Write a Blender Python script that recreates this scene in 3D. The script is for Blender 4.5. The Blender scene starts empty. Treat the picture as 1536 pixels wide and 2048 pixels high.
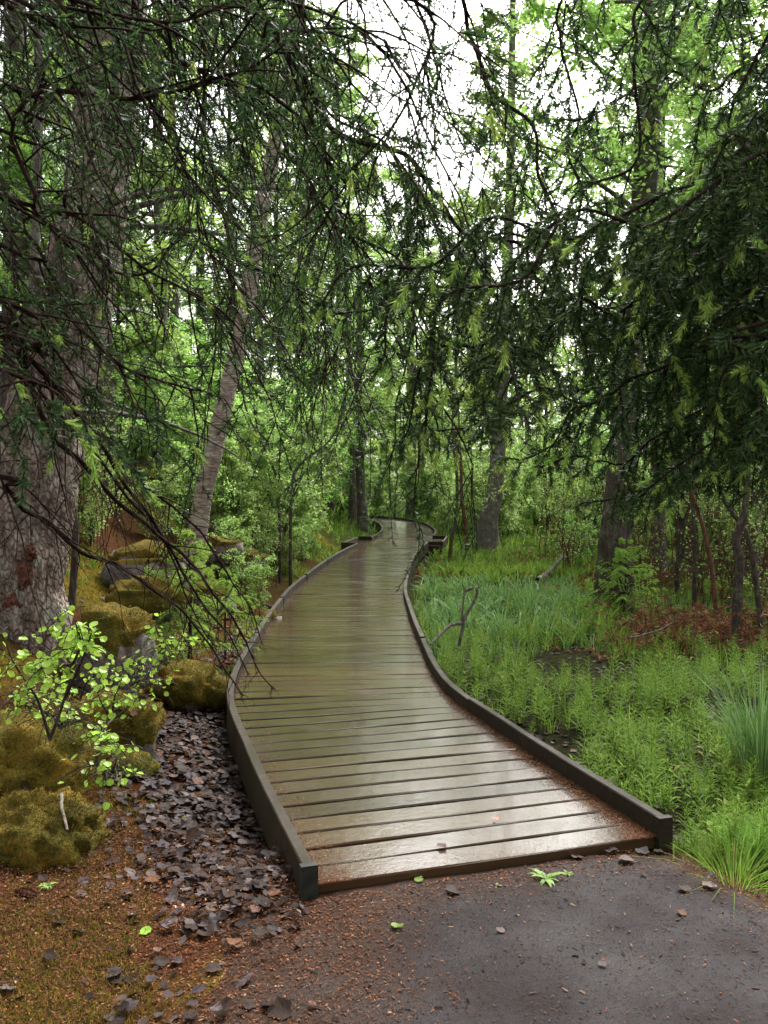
import bpy, math, random
import numpy as np
from mathutils import Vector, Matrix

# ------------------------------------------------------------------ camera, sky, sun, exposure
SC = bpy.context.scene
COL = SC.collection
R = math.radians
F_PX, CAMZ, PITCH = 1771.0, 1.58, math.atan(64 / 1771.0)
cam_d = bpy.data.cameras.new('camera')
cam_d.sensor_fit = 'VERTICAL'; cam_d.sensor_height = 4.8; cam_d.sensor_width = 3.6; cam_d.lens = 4.15
cam_d.clip_start = 0.02; cam_d.clip_end = 1000
cam_d.dof.use_dof = True; cam_d.dof.focus_distance = 6.0; cam_d.dof.aperture_fstop = 2.2
cam = bpy.data.objects.new('camera', cam_d); COL.objects.link(cam)
cam.location = (0, 0, CAMZ); cam.rotation_euler = (R(90) - PITCH, 0, 0)
SC.camera = cam

SUN_EL, SUN_AZ = 48, 25      # hazy overcast light, sun hidden high in front
world = bpy.data.worlds.new('World'); SC.world = world; world.use_nodes = True
wn, wl = world.node_tree.nodes, world.node_tree.links
wn.clear()
sky = wn.new('ShaderNodeTexSky'); sky.sky_type = 'NISHITA'; sky.sun_disc = False
sky.sun_elevation = R(SUN_EL); sky.sun_rotation = R(SUN_AZ); sky.dust_density = 6.0; sky.air_density = 1.0; sky.ozone_density = 1.0
hs = wn.new('ShaderNodeHueSaturation'); hs.inputs['Saturation'].default_value = 0.12
bg = wn.new('ShaderNodeBackground'); bg.inputs['Strength'].default_value = 0.13
wo = wn.new('ShaderNodeOutputWorld')
wl.new(sky.outputs[0], hs.inputs['Color']); wl.new(hs.outputs[0], bg.inputs[0]); wl.new(bg.outputs[0], wo.inputs[0])
sun_d = bpy.data.lights.new('sun', 'SUN'); sun_d.energy = 1.5; sun_d.angle = R(25); sun_d.color = (1, 0.97, 0.92)
sun = bpy.data.objects.new('sun', sun_d); COL.objects.link(sun)
_sd = Vector((math.sin(R(SUN_AZ)) * math.cos(R(SUN_EL)), math.cos(R(SUN_AZ)) * math.cos(R(SUN_EL)), math.sin(R(SUN_EL))))
sun.rotation_euler = _sd.to_track_quat('Z', 'Y').to_euler()
SC.view_settings.view_transform = 'Standard'; SC.view_settings.look = 'None'
SC.view_settings.exposure = 2.15; SC.view_settings.gamma = 1.0
SC.cycles.max_bounces = 5; SC.cycles.diffuse_bounces = 3; SC.cycles.glossy_bounces = 2
SC.cycles.transmission_bounces = 3; SC.cycles.transparent_max_bounces = 4
SC.cycles.use_denoising = True
SC.cycles.caustics_reflective = False; SC.cycles.caustics_refractive = False

rng = np.random.default_rng(11)
random.seed(11)

# ------------------------------------------------------------------ small helpers
CP, SP = math.cos(PITCH), math.sin(PITCH)
def at(px, py, Y):
    """world point seen in the photograph at px, py that lies Y metres ahead"""
    u, v = (px - 768) / F_PX, (1024 - py) / F_PX
    d = np.array([u, CP + v * SP, -SP + v * CP])
    return np.array([0, 0, CAMZ]) + d * (Y / d[1])

def nrm(v):
    return v / np.maximum(np.linalg.norm(v, axis=-1, keepdims=True), 1e-9)

def _hash(ix, iy, iz, s):
    h = (ix * 374761393 + iy * 668265263 + iz * 2147483647 + s * 1274126177).astype(np.int64) & 0xffffffff
    h = ((h ^ (h >> 13)) * 1274126177) & 0xffffffff
    h = ((h ^ (h >> 16)) * 668265263) & 0xffffffff
    return ((h ^ (h >> 15)) & 0xffffff) / float(0xffffff)

def vnoise(p, s=0):
    p = np.asarray(p, float); i = np.floor(p).astype(np.int64); f = p - i; f = f * f * (3 - 2 * f)
    x, y, z = i[..., 0], i[..., 1], i[..., 2]; fx, fy, fz = f[..., 0], f[..., 1], f[..., 2]
    r = 0
    for dx in (0, 1):
        for dy in (0, 1):
            for dz in (0, 1):
                w = (fx if dx else 1 - fx) * (fy if dy else 1 - fy) * (fz if dz else 1 - fz)
                r = r + w * _hash(x + dx, y + dy, z + dz, s)
    return r * 2 - 1

def fbm(p, o=4, s=0):
    p = np.asarray(p, float); r = 0; a = 0.5
    for k in range(o):
        r = r + a * vnoise(p * 2 ** k + k * 17.3, s + k); a *= 0.5
    return r

def sstep(a, b, x):
    t = np.clip((x - a) / (b - a), 0, 1); return t * t * (3 - 2 * t)

def catmull(P, step=0.03):
    P = np.asarray(P, float)
    Q = np.vstack([2 * P[0] - P[1], P, 2 * P[-1] - P[-2]]); out = []
    for k in range(1, len(Q) - 2):
        a, b, c, d = Q[k - 1], Q[k], Q[k + 1], Q[k + 2]
        n = max(2, int(np.linalg.norm(c - b) / step)); t = np.linspace(0, 1, n, endpoint=False)[:, None]
        out.append(0.5 * (2 * b + (c - a) * t + (2 * a - 5 * b + 4 * c - d) * t ** 2 + (3 * b - a - 3 * c + d) * t ** 3))
    out.append(P[-1:]); return np.vstack(out)

class Acc:
    """collects vertices and faces as arrays and links them as one mesh object"""
    def __init__(s): s.V, s.T, s.Q, s.n, s.mt, s.mq = [], [], [], 0, [], []
    def add(s, V, T=None, Q=None, m=0):
        V = np.asarray(V, float).reshape(-1, 3)
        if T is not None and len(T): s.T.append(np.asarray(T, int) + s.n); s.mt.append(np.full(len(T), m))
        if Q is not None and len(Q): s.Q.append(np.asarray(Q, int) + s.n); s.mq.append(np.full(len(Q), m))
        s.V.append(V); s.n += len(V); return s
    def mesh(s, name, mats, smooth=False, attrs=None):
        V = np.vstack(s.V) if s.V else np.zeros((0, 3))
        T = np.vstack(s.T) if s.T else np.zeros((0, 3), int)
        Q = np.vstack(s.Q) if s.Q else np.zeros((0, 4), int)
        me = bpy.data.meshes.new(name); me.vertices.add(len(V)); me.vertices.foreach_set('co', V.ravel())
        me.loops.add(T.size + Q.size); me.loops.foreach_set('vertex_index', np.concatenate([T.ravel(), Q.ravel()]))
        me.polygons.add(len(T) + len(Q))
        st = np.concatenate([np.arange(len(T)) * 3, T.size + np.arange(len(Q)) * 4]); me.polygons.foreach_set('loop_start', st)
        mi = np.concatenate(s.mt + s.mq) if (s.mt or s.mq) else np.zeros(0, int)
        for m in (mats if isinstance(mats, (list, tuple)) else [mats]): me.materials.append(m)
        me.polygons.foreach_set('material_index', mi.astype(int))
        me.polygons.foreach_set('use_smooth', np.full(len(T) + len(Q), bool(smooth)))
        for k, v in (attrs or {}).items():
            a = me.attributes.new(k, 'FLOAT', 'POINT'); a.data.foreach_set('value', np.asarray(v, float))
        me.update(calc_edges=True); return me
    def build(s, name, mats, parent=None, smooth=False, attrs=None):
        return link(name, s.mesh(name, mats, smooth, attrs), parent)

def link(name, me, parent=None, loc=None, rot=None, scale=None):
    o = bpy.data.objects.new(name, me); COL.objects.link(o)
    if parent is not None: o.parent = parent
    if loc is not None: o.location = loc
    if rot is not None: o.rotation_euler = rot
    if scale is not None: o.scale = (scale,) * 3 if np.isscalar(scale) else scale
    return o

def tag(o, label=None, cat=None, group=None, kind=None):
    for k, v in (('label', label), ('category', cat), ('group', group), ('kind', kind)):
        if v: o[k] = v
    return o

def empty(name, loc=(0, 0, 0), rz=0, label=None, cat=None, group=None):
    o = bpy.data.objects.new(name, None); COL.objects.link(o); o.location = loc; o.rotation_euler = (0, 0, rz)
    o.empty_display_size = 0.1
    return tag(o, label, cat, group)

def tubes(P, Rad, sides):
    """P (m,n,3) centre lines, Rad (m,n) radii"""
    m, n, _ = P.shape
    T = nrm(np.gradient(P, axis=1)); mean = nrm(P[:, -1] - P[:, 0])
    ref = np.where(np.abs(mean[:, 2:3]) < 0.8, np.array([[0, 0, 1.0]]), np.array([[1.0, 0, 0]]))[:, None, :]
    U = nrm(np.cross(T, np.broadcast_to(ref, T.shape))); W = np.cross(T, U)
    a = np.linspace(0, 2 * np.pi, sides, endpoint=False)
    V = P[:, :, None] + Rad[:, :, None, None] * (np.cos(a)[:, None] * U[:, :, None] + np.sin(a)[:, None] * W[:, :, None])
    i = np.arange(n - 1)[:, None] * sides + np.arange(sides); j = np.arange(n - 1)[:, None] * sides + (np.arange(sides) + 1) % sides
    q = np.stack([i, j, j + sides, i + sides], -1).reshape(-1, 4)
    Q = (q[None] + (np.arange(m) * n * sides)[:, None, None]).reshape(-1, 4)
    return V.reshape(-1, 3), Q

def tube(acc, P, r, sides=8, m=0):
    P = np.asarray(P, float); r = np.broadcast_to(np.asarray(r, float), (len(P),))
    V, Q = tubes(P[None], r[None], sides); acc.add(V, None, Q, m)

LEAF = {
 'diamond': (np.array([(0, 0, 0), (.45, .30, .06), (1, 0, 0), (.45, -.30, .06)]), np.array([(0, 2, 1), (0, 3, 2)])),
 'ovate': (np.array([(0, 0, 0), (.22, .27, .05), (.6, .30, .06), (1, 0, -.06), (.6, -.30, .06), (.22, -.27, .05), (.5, 0, -.02)]),
           np.array([(0, 6, 1), (1, 6, 2), (2, 6, 3), (3, 6, 4), (4, 6, 5), (5, 6, 0)])),
 'round': (np.array([(0, 0, 0), (.08, .32, .04), (.4, .5, .05), (.78, .36, .03), (1, 0, -.03), (.78, -.36, .04), (.4, -.5, .02), (.08, -.32, .06), (.45, 0, -.04)]),
           np.array([(k, 8, (k + 1) % 8) for k in range(8)])),
 'blade': (np.array([(0, .05, 0), (0, -.05, 0), (.5, .06, .04), (.5, -.06, .04), (1, 0, -.12)]), np.array([(0, 1, 3), (0, 3, 2), (2, 3, 4)])),
 'lance': (np.array([(0, 0, 0), (.35, .11, .1), (.35, -.11, .1), (.7, .08, .05), (.7, -.08, .05), (1, 0, -.15)]), np.array([(0, 2, 1), (1, 2, 4), (1, 4, 3), (3, 4, 5)])),
 'needle': (np.array([(0, .075, 0), (0, -.075, 0), (1, 0, 0)]), np.array([(0, 1, 2)])),
 'chip': (np.array([(0, .12, 0), (0, -.12, .02), (1, -.1, 0), (1, .1, .02)]), np.array([(0, 1, 2), (0, 2, 3)])),
}
def leaves(acc, C, D, N, S, shape='diamond', wide=1.0, m=0):
    t, f = LEAF[shape]; C = np.asarray(C, float); D = nrm(np.asarray(D, float)); B = nrm(np.cross(N, D)); N2 = np.cross(D, B)
    S = np.broadcast_to(np.asarray(S, float), (len(C),)); wd = np.broadcast_to(np.asarray(wide, float), (len(C),))
    V = C[:, None] + S[:, None, None] * (t[None, :, 0, None] * D[:, None] + wd[:, None, None] * t[None, :, 1, None] * B[:, None] + t[None, :, 2, None] * N2[:, None])
    Fc = (f[None] + (np.arange(len(C)) * len(t))[:, None, None]).reshape(-1, 3)
    acc.add(V, Fc, None, m)

def rdir(n, zb=0.0):
    v = rng.normal(size=(n, 3)); v[:, 2] += zb; return nrm(v)

# ------------------------------------------------------------------ materials (all procedural)
class NT:
    def __init__(s, name):
        s.m = bpy.data.materials.new(name); s.m.use_nodes = True; s.t = s.m.node_tree; s.t.nodes.clear()
        s.out = s.t.nodes.new('ShaderNodeOutputMaterial')
    def n(s, typ, **kw):
        nd = s.t.nodes.new('ShaderNode' + typ)
        for k, v in kw.items():
            if k in nd.inputs.keys(): s.put(nd.inputs[k], v)
            else: setattr(nd, k, v)
        return nd
    def put(s, sock, v):
        if hasattr(v, 'is_linked') or isinstance(v, bpy.types.NodeSocket): s.t.links.new(v, sock)
        else:
            if isinstance(v, (tuple, list)) and len(v) == 3 and sock.type == 'RGBA': v = (*v, 1)
            sock.default_value = v
    def coord(s, kind='Object'): return s.n('TexCoord').outputs[kind]
    def mapping(s, vec, scale): 
        nd = s.n('Mapping'); s.put(nd.inputs['Vector'], vec); nd.inputs['Scale'].default_value = scale; return nd.outputs[0]
    def noise(s, vec, scale, detail=4, rough=.55, out=0):
        nd = s.n('TexNoise'); s.put(nd.inputs['Vector'], vec); nd.inputs['Scale'].default_value = scale
        nd.inputs['Detail'].default_value = detail; nd.inputs['Roughness'].default_value = rough; return nd.outputs[out]
    def voro(s, vec, scale, feature='F1'):
        nd = s.n('TexVoronoi'); nd.feature = feature; s.put(nd.inputs['Vector'], vec); nd.inputs['Scale'].default_value = scale; return nd.outputs['Distance']
    def ramp(s, fac, stops, interp='LINEAR'):
        nd = s.n('ValToRGB'); s.put(nd.inputs[0], fac); cr = nd.color_ramp; cr.interpolation = interp
        while len(cr.elements) > 1: cr.elements.remove(cr.elements[-1])
        for k, (p, c) in enumerate(stops):
            e = cr.elements[0] if k == 0 else cr.elements.new(p); e.position = p
            e.color = (*c, 1) if isinstance(c, (tuple, list)) else (c, c, c, 1)
        return nd.outputs[0]
    def mix(s, fac, a, b, blend='MIX'):
        nd = s.n('Mix'); nd.data_type = 'RGBA'; nd.blend_type = blend
        s.put(nd.inputs[0], fac); s.put(nd.inputs[6], a); s.put(nd.inputs[7], b); return nd.outputs[2]
    def math(s, op, a, b=0.0):
        nd = s.n('Math'); nd.operation = op; s.put(nd.inputs[0], a); s.put(nd.inputs[1], b); return nd.outputs[0]
    def attr(s, name): 
        nd = s.n('Attribute'); nd.attribute_name = name; return nd.outputs['Fac']
    def bump(s, h, strength=.5, dist=.01, normal=None):
        nd = s.n('Bump'); s.put(nd.inputs['Height'], h); nd.inputs['Strength'].default_value = strength; nd.inputs['Distance'].default_value = dist
        if normal is not None: s.put(nd.inputs['Normal'], normal)
        return nd.outputs[0]
    def bsdf(s, col, rough=.6, spec=.5, normal=None, coat=0.0, coat_rough=.1, k=1.0):
        if k != 1: col = s.mix(1.0, col, (k, k, k), 'MULTIPLY')
        nd = s.n('BsdfPrincipled'); s.put(nd.inputs['Base Color'], col); s.put(nd.inputs['Roughness'], rough)
        s.put(nd.inputs['Specular IOR Level'], spec)
        if coat: nd.inputs['Coat Weight'].default_value = coat; nd.inputs['Coat Roughness'].default_value = coat_rough
        if normal is not None: s.put(nd.inputs['Normal'], normal)
        return nd.outputs[0]
    def end(s, sh): s.t.links.new(sh, s.out.inputs['Surface']); return s.m

def leaf_mat(name, stops, trans=.45, rough=.55, spec=.2, obj_var=.25, k=1.0):
    stops = [(p, tuple(k * q for q in c)) for p, c in stops]
    t = NT(name); rnd = t.n('NewGeometry').outputs['Random Per Island']
    col = t.ramp(rnd, stops)
    hv = t.n('HueSaturation'); orr = t.n('ObjectInfo').outputs['Random']
    t.put(hv.inputs['Color'], col)
    t.put(hv.inputs['Value'], t.math('ADD', t.math('MULTIPLY', orr, obj_var * 2), 1 - obj_var))
    t.put(hv.inputs['Hue'], t.math('ADD', t.math('MULTIPLY', orr, .03), .485))
    col = hv.outputs[0]
    p = t.bsdf(col, rough, spec)
    if trans <= 0: return t.end(p)
    tr = t.n('BsdfTranslucent'); t.put(tr.inputs['Color'], t.mix(.5, col, (.75, .95, .25), 'MULTIPLY') if False else col)
    mx = t.n('MixShader'); mx.inputs[0].default_value = trans; t.t.links.new(p, mx.inputs[1]); t.t.links.new(tr.outputs[0], mx.inputs[2])
    return t.end(mx.outputs[0])

M = {}
M['leaf_spring'] = leaf_mat('leaf_spring', [(0, (.14, .24, .05)), (.5, (.25, .40, .085)), (1, (.38, .55, .14))], .6, .4, .35)
M['leaf_blue'] = leaf_mat('leaf_blue', [(0, (.19, .32, .08)), (.5, (.32, .50, .13)), (1, (.46, .64, .20))], .6, .4, .35)
M['leaf_lime'] = leaf_mat('leaf_lime', [(0, (.20, .33, .035)), (.5, (.28, .44, .05)), (1, (.38, .55, .09))], .5, .4, .3, .25)
M['leaf_dark'] = leaf_mat('leaf_dark', [(0, (.03, .075, .025)), (1, (.075, .15, .04))], .4)
M['needle'] = leaf_mat('needle', [(0, (.014, .034, .010)), (.6, (.032, .066, .017)), (1, (.068, .115, .030))], .30, .5, .2, .2, 1.3)
M['needle_new'] = leaf_mat('needle_new', [(0, (.20, .34, .06)), (.5, (.34, .50, .10)), (1, (.50, .64, .18))], .5, .6, .1, .15)
M['needle_far'] = leaf_mat('needle_far', [(0, (.018, .05, .018)), (1, (.045, .10, .035))], .25, .6, .2, .2)
M['needle_sapling'] = leaf_mat('needle_sapling', [(0, (.12, .24, .04)), (.5, (.26, .42, .07)), (1, (.42, .58, .12))], .45, .6, .1, .1)
M['grass'] = leaf_mat('grass', [(0, (.05, .10, .012)), (.6, (.12, .22, .026)), (.9, (.20, .32, .045)), (1, (.22, .19, .07))], .42, .6, .06)
M['grass_blue'] = leaf_mat('grass_blue', [(0, (.07, .15, .04)), (.7, (.14, .27, .08)), (1, (.22, .36, .12))], .35)
M['horsetail'] = leaf_mat('horsetail', [(0, (.09, .17, .02)), (1, (.20, .33, .042))], .45, .6, .06)
M['dead_leaf'] = leaf_mat('dead_leaf', [(0, (.022, .015, .014)), (.35, (.048, .034, .032)), (.7, (.085, .065, .066)), (.92, (.14, .115, .12)), (1, (.20, .11, .06))], 0, .45, .3, .1, .68)
def dead_leaf_mat():
    t = NT('dead_leaf'); rnd = t.n('NewGeometry').outputs['Random Per Island']; o = t.coord('Object')
    rr = t.math('FRACT', t.math('ADD', rnd, t.n('ObjectInfo').outputs['Random']))
    c = t.ramp(rr, [(0, (.010, .007, .006)), (.25, (.026, .016, .012)), (.45, (.050, .030, .021)), (.60, (.045, .035, .036)), (.76, (.072, .058, .062)), (.90, (.12, .095, .09)), (1, (.13, .055, .025))])
    n = t.noise(t.n('NewGeometry').outputs['Position'], 55, 4, .65); c = t.mix(t.ramp(n, [(.38, .75), (.6, 0.0)]), c, (.012, .008, .007))
    return t.end(t.bsdf(c, t.ramp(n, [(.4, .5), (.65, .8)]), .06, t.bump(n, .4, .003)))
M['dead_leaf'] = dead_leaf_mat()
M['pale_leaf'] = leaf_mat('pale_leaf', [(0, (.10, .07, .058)), (1, (.13, .09, .075))], 0, .6, .08, .3, .75)
M['russet_leaf'] = leaf_mat('russet_leaf', [(0, (.30, .12, .04)), (1, (.34, .16, .06))], 0, .4, .4, .2)
M['litter'] = leaf_mat('litter', [(0, (.035, .018, .010)), (.45, (.09, .042, .018)), (.85, (.17, .075, .026)), (.97, (.30, .14, .05)), (1, (.42, .30, .16))], 0, .7, .06, .05, .85)
M['fleck'] = leaf_mat('fleck', [(0, (.010, .007, .006)), (.6, (.030, .019, .014)), (.93, (.065, .040, .026)), (1, (.16, .11, .07))], 0, .7, .06, .05)
M['moss_tip'] = leaf_mat('moss_tip', [(0, (.05, .05, .010)), (.4, (.11, .088, .015)), (.75, (.19, .125, .022)), (.9, (.27, .14, .03)), (1, (.11, .15, .02))], .3, .8, .1, .2)
M['moss_green'] = leaf_mat('moss_green', [(0, (.04, .065, .012)), (1, (.11, .14, .02))], .3, .8, .1, .2)
M['bracken'] = leaf_mat('bracken', [(0, (.06, .025, .012)), (.6, (.15, .062, .024)), (1, (.26, .12, .05))], .2, .7, .2, .2)

def bark_mat(name, dark, mid, light, sc=(9, 9, 3), crack=8, bumpd=.02, lichen=None, band=False, rough=.8, k=.72, spec=.12):
    t = NT(name); c = t.coord('Object'); v = t.mapping(c, sc)
    dark, mid, light = [tuple(k * q for q in col) for col in (dark, mid, light)]
    n1 = t.noise(v, 2.0, 6, .65); n2 = t.noise(c, 30, 4, .6); vo = t.voro(v, crack * .35, 'DISTANCE_TO_EDGE')
    cr = t.ramp(t.math('ADD', vo, t.math('MULTIPLY', t.math('SUBTRACT', t.noise(c, 14, 3, .6), .5), .55)), [(0, 0.0), (.22, 1.0)])
    col = t.ramp(t.math('ADD', t.math('MULTIPLY', n1, .65), t.math('MULTIPLY', n2, .35)), [(.3, dark), (.5, mid), (.68, light)])
    col = t.mix(cr, t.mix(.45, col, dark), col)
    if band:
        b = t.noise(t.mapping(c, (3, 3, 45)), 1.5, 3, .6); col = t.mix(t.ramp(b, [(.56, 0.0), (.63, 1.0)]), col, dark)
    if lichen:
        l = t.noise(c, 6, 5, .7); col = t.mix(t.ramp(l, [(.52, 0.0), (.66, .8)]), col, lichen)
    h = t.math('ADD', t.math('MULTIPLY', cr, .6), t.math('MULTIPLY', n2, .5))
    return t.end(t.bsdf(col, rough, spec, t.bump(h, .8, bumpd)))
M['bark_big'] = bark_mat('bark_big', (.040, .028, .021), (.175, .132, .105), (.34, .28, .235), (7, 7, 3), 14, .04, (.26, .26, .20), k=1.05)
M['bark_birch'] = bark_mat('bark_birch', (.06, .045, .035), (.21, .165, .13), (.36, .30, .245), (4, 4, 14), 6, .008, (.26, .25, .19), True, k=1.05)
M['bark_grey'] = bark_mat('bark_grey', (.045, .036, .03), (.12, .10, .085), (.22, .19, .165), (9, 9, 2), 8, .012, (.16, .17, .12))
M['bark_dark'] = bark_mat('bark_dark', (.025, .019, .016), (.07, .052, .042), (.13, .105, .085), (9, 9, 1.6), 8, .02, (.10, .12, .06))
M['bark_grey2'] = bark_mat('bark_grey2', (.035, .027, .022), (.10, .078, .062), (.18, .15, .125), (9, 9, 1.6), 8, .02, (.13, .14, .08))
M['bark_pale'] = bark_mat('bark_pale', (.06, .05, .042), (.17, .145, .125), (.29, .255, .225), (9, 9, 2), 8, .012, (.20, .21, .15))
M['bark_red'] = bark_mat('bark_red', (.05, .025, .016), (.13, .06, .035), (.20, .10, .06), (9, 9, 3), 8, .01)
M['twig'] = bark_mat('twig', (.014, .010, .008), (.032, .023, .018), (.06, .045, .036), (20, 20, 20), 8, .003, None, False, .9, spec=.03)
M['twig_dead'] = bark_mat('twig_dead', (.018, .011, .009), (.045, .028, .022), (.075, .050, .040), (20, 20, 20), 8, .003, None, False, .9, spec=.03)
M['stem_green'] = bark_mat('stem_green', (.05, .04, .02), (.09, .07, .04), (.13, .11, .06), (20, 20, 20), 8, .002)
M['raw_wood'] = bark_mat('raw_wood', (.05, .02, .012), (.15, .062, .038), (.26, .13, .085), (9, 9, 5), 10, .015)

def deck_mat():
    t = NT('wet_deck_wood'); o = t.coord('Object'); inf = t.n('ObjectInfo'); rnd = inf.outputs['Random']
    g = t.n('NewGeometry').outputs['Position']
    cmb = t.n('CombineXYZ'); t.put(cmb.inputs[0], t.math('MULTIPLY', rnd, 37.0)); t.put(cmb.inputs[1], t.math('MULTIPLY', rnd, 91.0))
    va = t.n('VectorMath'); va.operation = 'ADD'; t.put(va.inputs[0], o); t.put(va.inputs[1], cmb.outputs[0])
    grain = t.noise(t.mapping(va.outputs[0], (2.2, 40, 40)), 2.0, 5, .65)
    blot = t.noise(g, 1.3, 4, .6); fine = t.noise(g, 60, 3, .6)
    base = t.ramp(grain, [(.25, (.050, .026, .012)), (.55, (.105, .056, .026)), (.8, (.155, .088, .044))])
    alg = t.mix(t.ramp(blot, [(.30, 0.1), (.72, .6)]), base, (.088, .064, .026))
    red = t.noise(g, .9, 3, .5, 1)
    sep = t.n('SeparateColor'); t.put(sep.inputs[0], red)
    col = t.mix(t.ramp(sep.outputs[1], [(.44, 0.0), (.74, .6)]), alg, (.125, .060, .032))
    hv = t.n('HueSaturation'); t.put(hv.inputs['Color'], col); t.put(hv.inputs['Value'], t.math('ADD', t.math('MULTIPLY', rnd, .6), .7))
    col = t.mix(t.ramp(fine, [(.64, 0.0), (.76, .35)]), hv.outputs[0], (.16, .11, .07))
    wet = t.noise(t.mapping(g, (1, 1, 1)), 5.0, 5, .65)
    rough = t.ramp(t.math('ADD', t.math('MULTIPLY', wet, .5), t.math('MULTIPLY', t.noise(t.mapping(g, (24, 40, 30)), 1.0, 4, .7), .5)), [(.36, .10), (.5, .15), (.64, .24)])
    h = t.math('ADD', t.math('MULTIPLY', grain, .6), t.math('ADD', t.math('MULTIPLY', t.noise(g, 14, 4, .6), 1.0), t.math('MULTIPLY', t.noise(t.mapping(g, (22, 34, 30)), 1.0, 4, .7), 2.6)))
    return t.end(t.bsdf(col, rough, .5, t.bump(h, .5, .0013), coat=.15, coat_rough=.06, k=.44))
M['deck'] = deck_mat()
def kerb_mat():
    t = NT('kerb_wood'); o = t.coord('Object'); g = t.n('NewGeometry').outputs['Position']
    grain = t.noise(t.mapping(g, (14, 14, 60)), 2.0, 5, .65); blot = t.noise(g, 2.2, 4, .6)
    col = t.ramp(grain, [(.3, (.044, .030, .017)), (.55, (.095, .070, .042)), (.8, (.165, .13, .085))])
    col = t.mix(t.ramp(blot, [(.45, 0.0), (.65, .7)]), col, (.066, .062, .026))
    hv = t.n('HueSaturation'); t.put(hv.inputs['Color'], col); t.put(hv.inputs['Value'], t.math('ADD', t.math('MULTIPLY', t.n('ObjectInfo').outputs['Random'], .55), .72)); col = hv.outputs[0]
    return t.end(t.bsdf(col, t.ramp(blot, [(.35, .5), (.65, .75)]), .12, t.bump(grain, .6, .004), k=.33))
M['kerb'] = kerb_mat()
t = NT('end_cap_paint'); _n = t.noise(t.coord('Object'), 30, 4); M['end_cap'] = t.end(t.bsdf(t.ramp(_n, [(.35, (.012, .014, .010)), (.65, (.026, .030, .021))]), .6, .15))

def floor_mat():
    t = NT('forest_floor'); g = t.n('NewGeometry').outputs['Position']
    n1 = t.noise(g, 3, 6, .7); n2 = t.noise(g, 28, 5, .65); n3 = t.noise(g, 90, 3, .6)
    soil = t.ramp(n2, [(.3, (.022, .015, .011)), (.55, (.05, .033, .024)), (.75, (.085, .052, .034))])
    litter = t.ramp(t.math('ADD', t.math('MULTIPLY', n2, .5), t.math('MULTIPLY', n3, .5)), [(.32, (.022, .011, .007)), (.5, (.070, .030, .014)), (.62, (.13, .055, .022)), (.74, (.22, .10, .04))])
    moss = t.ramp(t.math('ADD', t.math('MULTIPLY', n1, .5), t.math('MULTIPLY', n3, .5)), [(.32, (.045, .045, .010)), (.5, (.115, .09, .014)), (.66, (.19, .125, .02))])
    mud = t.ramp(n2, [(.3, (.008, .006, .005)), (.7, (.028, .020, .016))])
    green = t.ramp(n2, [(.3, (.025, .04, .012)), (.7, (.07, .11, .03))])
    def edge(a, w=.35): return t.ramp(t.math('ADD', a, t.math('MULTIPLY', t.math('SUBTRACT', n1, .5), 1.1)), [(.5 - w, 0.0), (.5 + w, 1.0)])
    c = t.mix(edge(t.attr('litter')), soil, litter)
    c = t.mix(edge(t.attr('green')), c, green)
    c = t.mix(edge(t.attr('mud')), c, mud)
    c = t.mix(edge(t.attr('moss'), .15), c, moss)
    h = t.math('ADD', n2, t.math('MULTIPLY', n3, .5))
    return t.end(t.bsdf(c, 1.0, 0.0, t.bump(h, .8, .02), k=.62))
M['floor'] = floor_mat()
def path_mat():
    t = NT('wet_grit_path'); g = t.n('NewGeometry').outputs['Position']
    n1 = t.noise(g, 2.2, 5, .6); n2 = t.noise(g, 45, 5, .7); n3 = t.noise(g, 160, 3, .6); vo = t.voro(g, 130)
    c = t.ramp(t.math('ADD', t.math('MULTIPLY', n2, .6), t.math('MULTIPLY', n3, .4)), [(.3, (.024, .016, .016)), (.5, (.060, .042, .044)), (.66, (.090, .064, .070)), (.80, (.15, .115, .12))])
    brown = t.ramp(t.math('ADD', t.math('MULTIPLY', n2, .5), t.math('MULTIPLY', n3, .5)), [(.32, (.035, .018, .011)), (.5, (.11, .048, .022)), (.62, (.20, .085, .035)), (.74, (.34, .16, .06))])
    c = t.mix(t.ramp(t.math('ADD', t.attr('edge'), t.math('MULTIPLY', t.math('SUBTRACT', n1, .5), 1.4)), [(.1, 0.0), (.8, 1.0)]), c, brown)
    h = t.math('ADD', t.math('MULTIPLY', n2, .7), t.math('MULTIPLY', vo, .5))
    return t.end(t.bsdf(c, t.ramp(n1, [(.35, .45), (.65, .75)]), .07, t.bump(h, .4, .005), k=.20))
M['path'] = path_mat()
def rock_mat():
    t = NT('lichen_rock'); o = t.coord('Object'); n1 = t.noise(o, 4, 6, .7); n2 = t.noise(o, 26, 5, .65); n3 = t.noise(o, 2.2, 4, .6)
    c = t.ramp(n1, [(.3, (.06, .05, .044)), (.5, (.15, .13, .115)), (.68, (.26, .235, .21))])
    c = t.mix(t.ramp(n3, [(.5, 0.0), (.64, .7)]), c, (.15, .085, .06))
    c = t.mix(t.ramp(n2, [(.58, 0.0), (.66, .7)]), c, (.32, .31, .27))
    return t.end(t.bsdf(c, .7, .25, t.bump(t.math('ADD', n1, n2), .8, .03), k=.6))
M['rock'] = rock_mat()
def moss_mat():
    t = NT('moss_mat'); g = t.n('NewGeometry').outputs['Position']; n1 = t.noise(g, 5, 5, .65); n3 = t.noise(g, 80, 4, .65)
    c = t.ramp(t.math('ADD', t.math('MULTIPLY', n1, .6), t.math('MULTIPLY', n3, .4)), [(.33, (.03, .035, .008)), (.45, (.08, .072, .010)), (.55, (.17, .12, .016)), (.66, (.27, .14, .022)), (.75, (.12, .06, .02))])
    return t.end(t.bsdf(c, .9, .1, t.bump(n3, 1, .02), k=.8))
M['moss'] = moss_mat()
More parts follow.
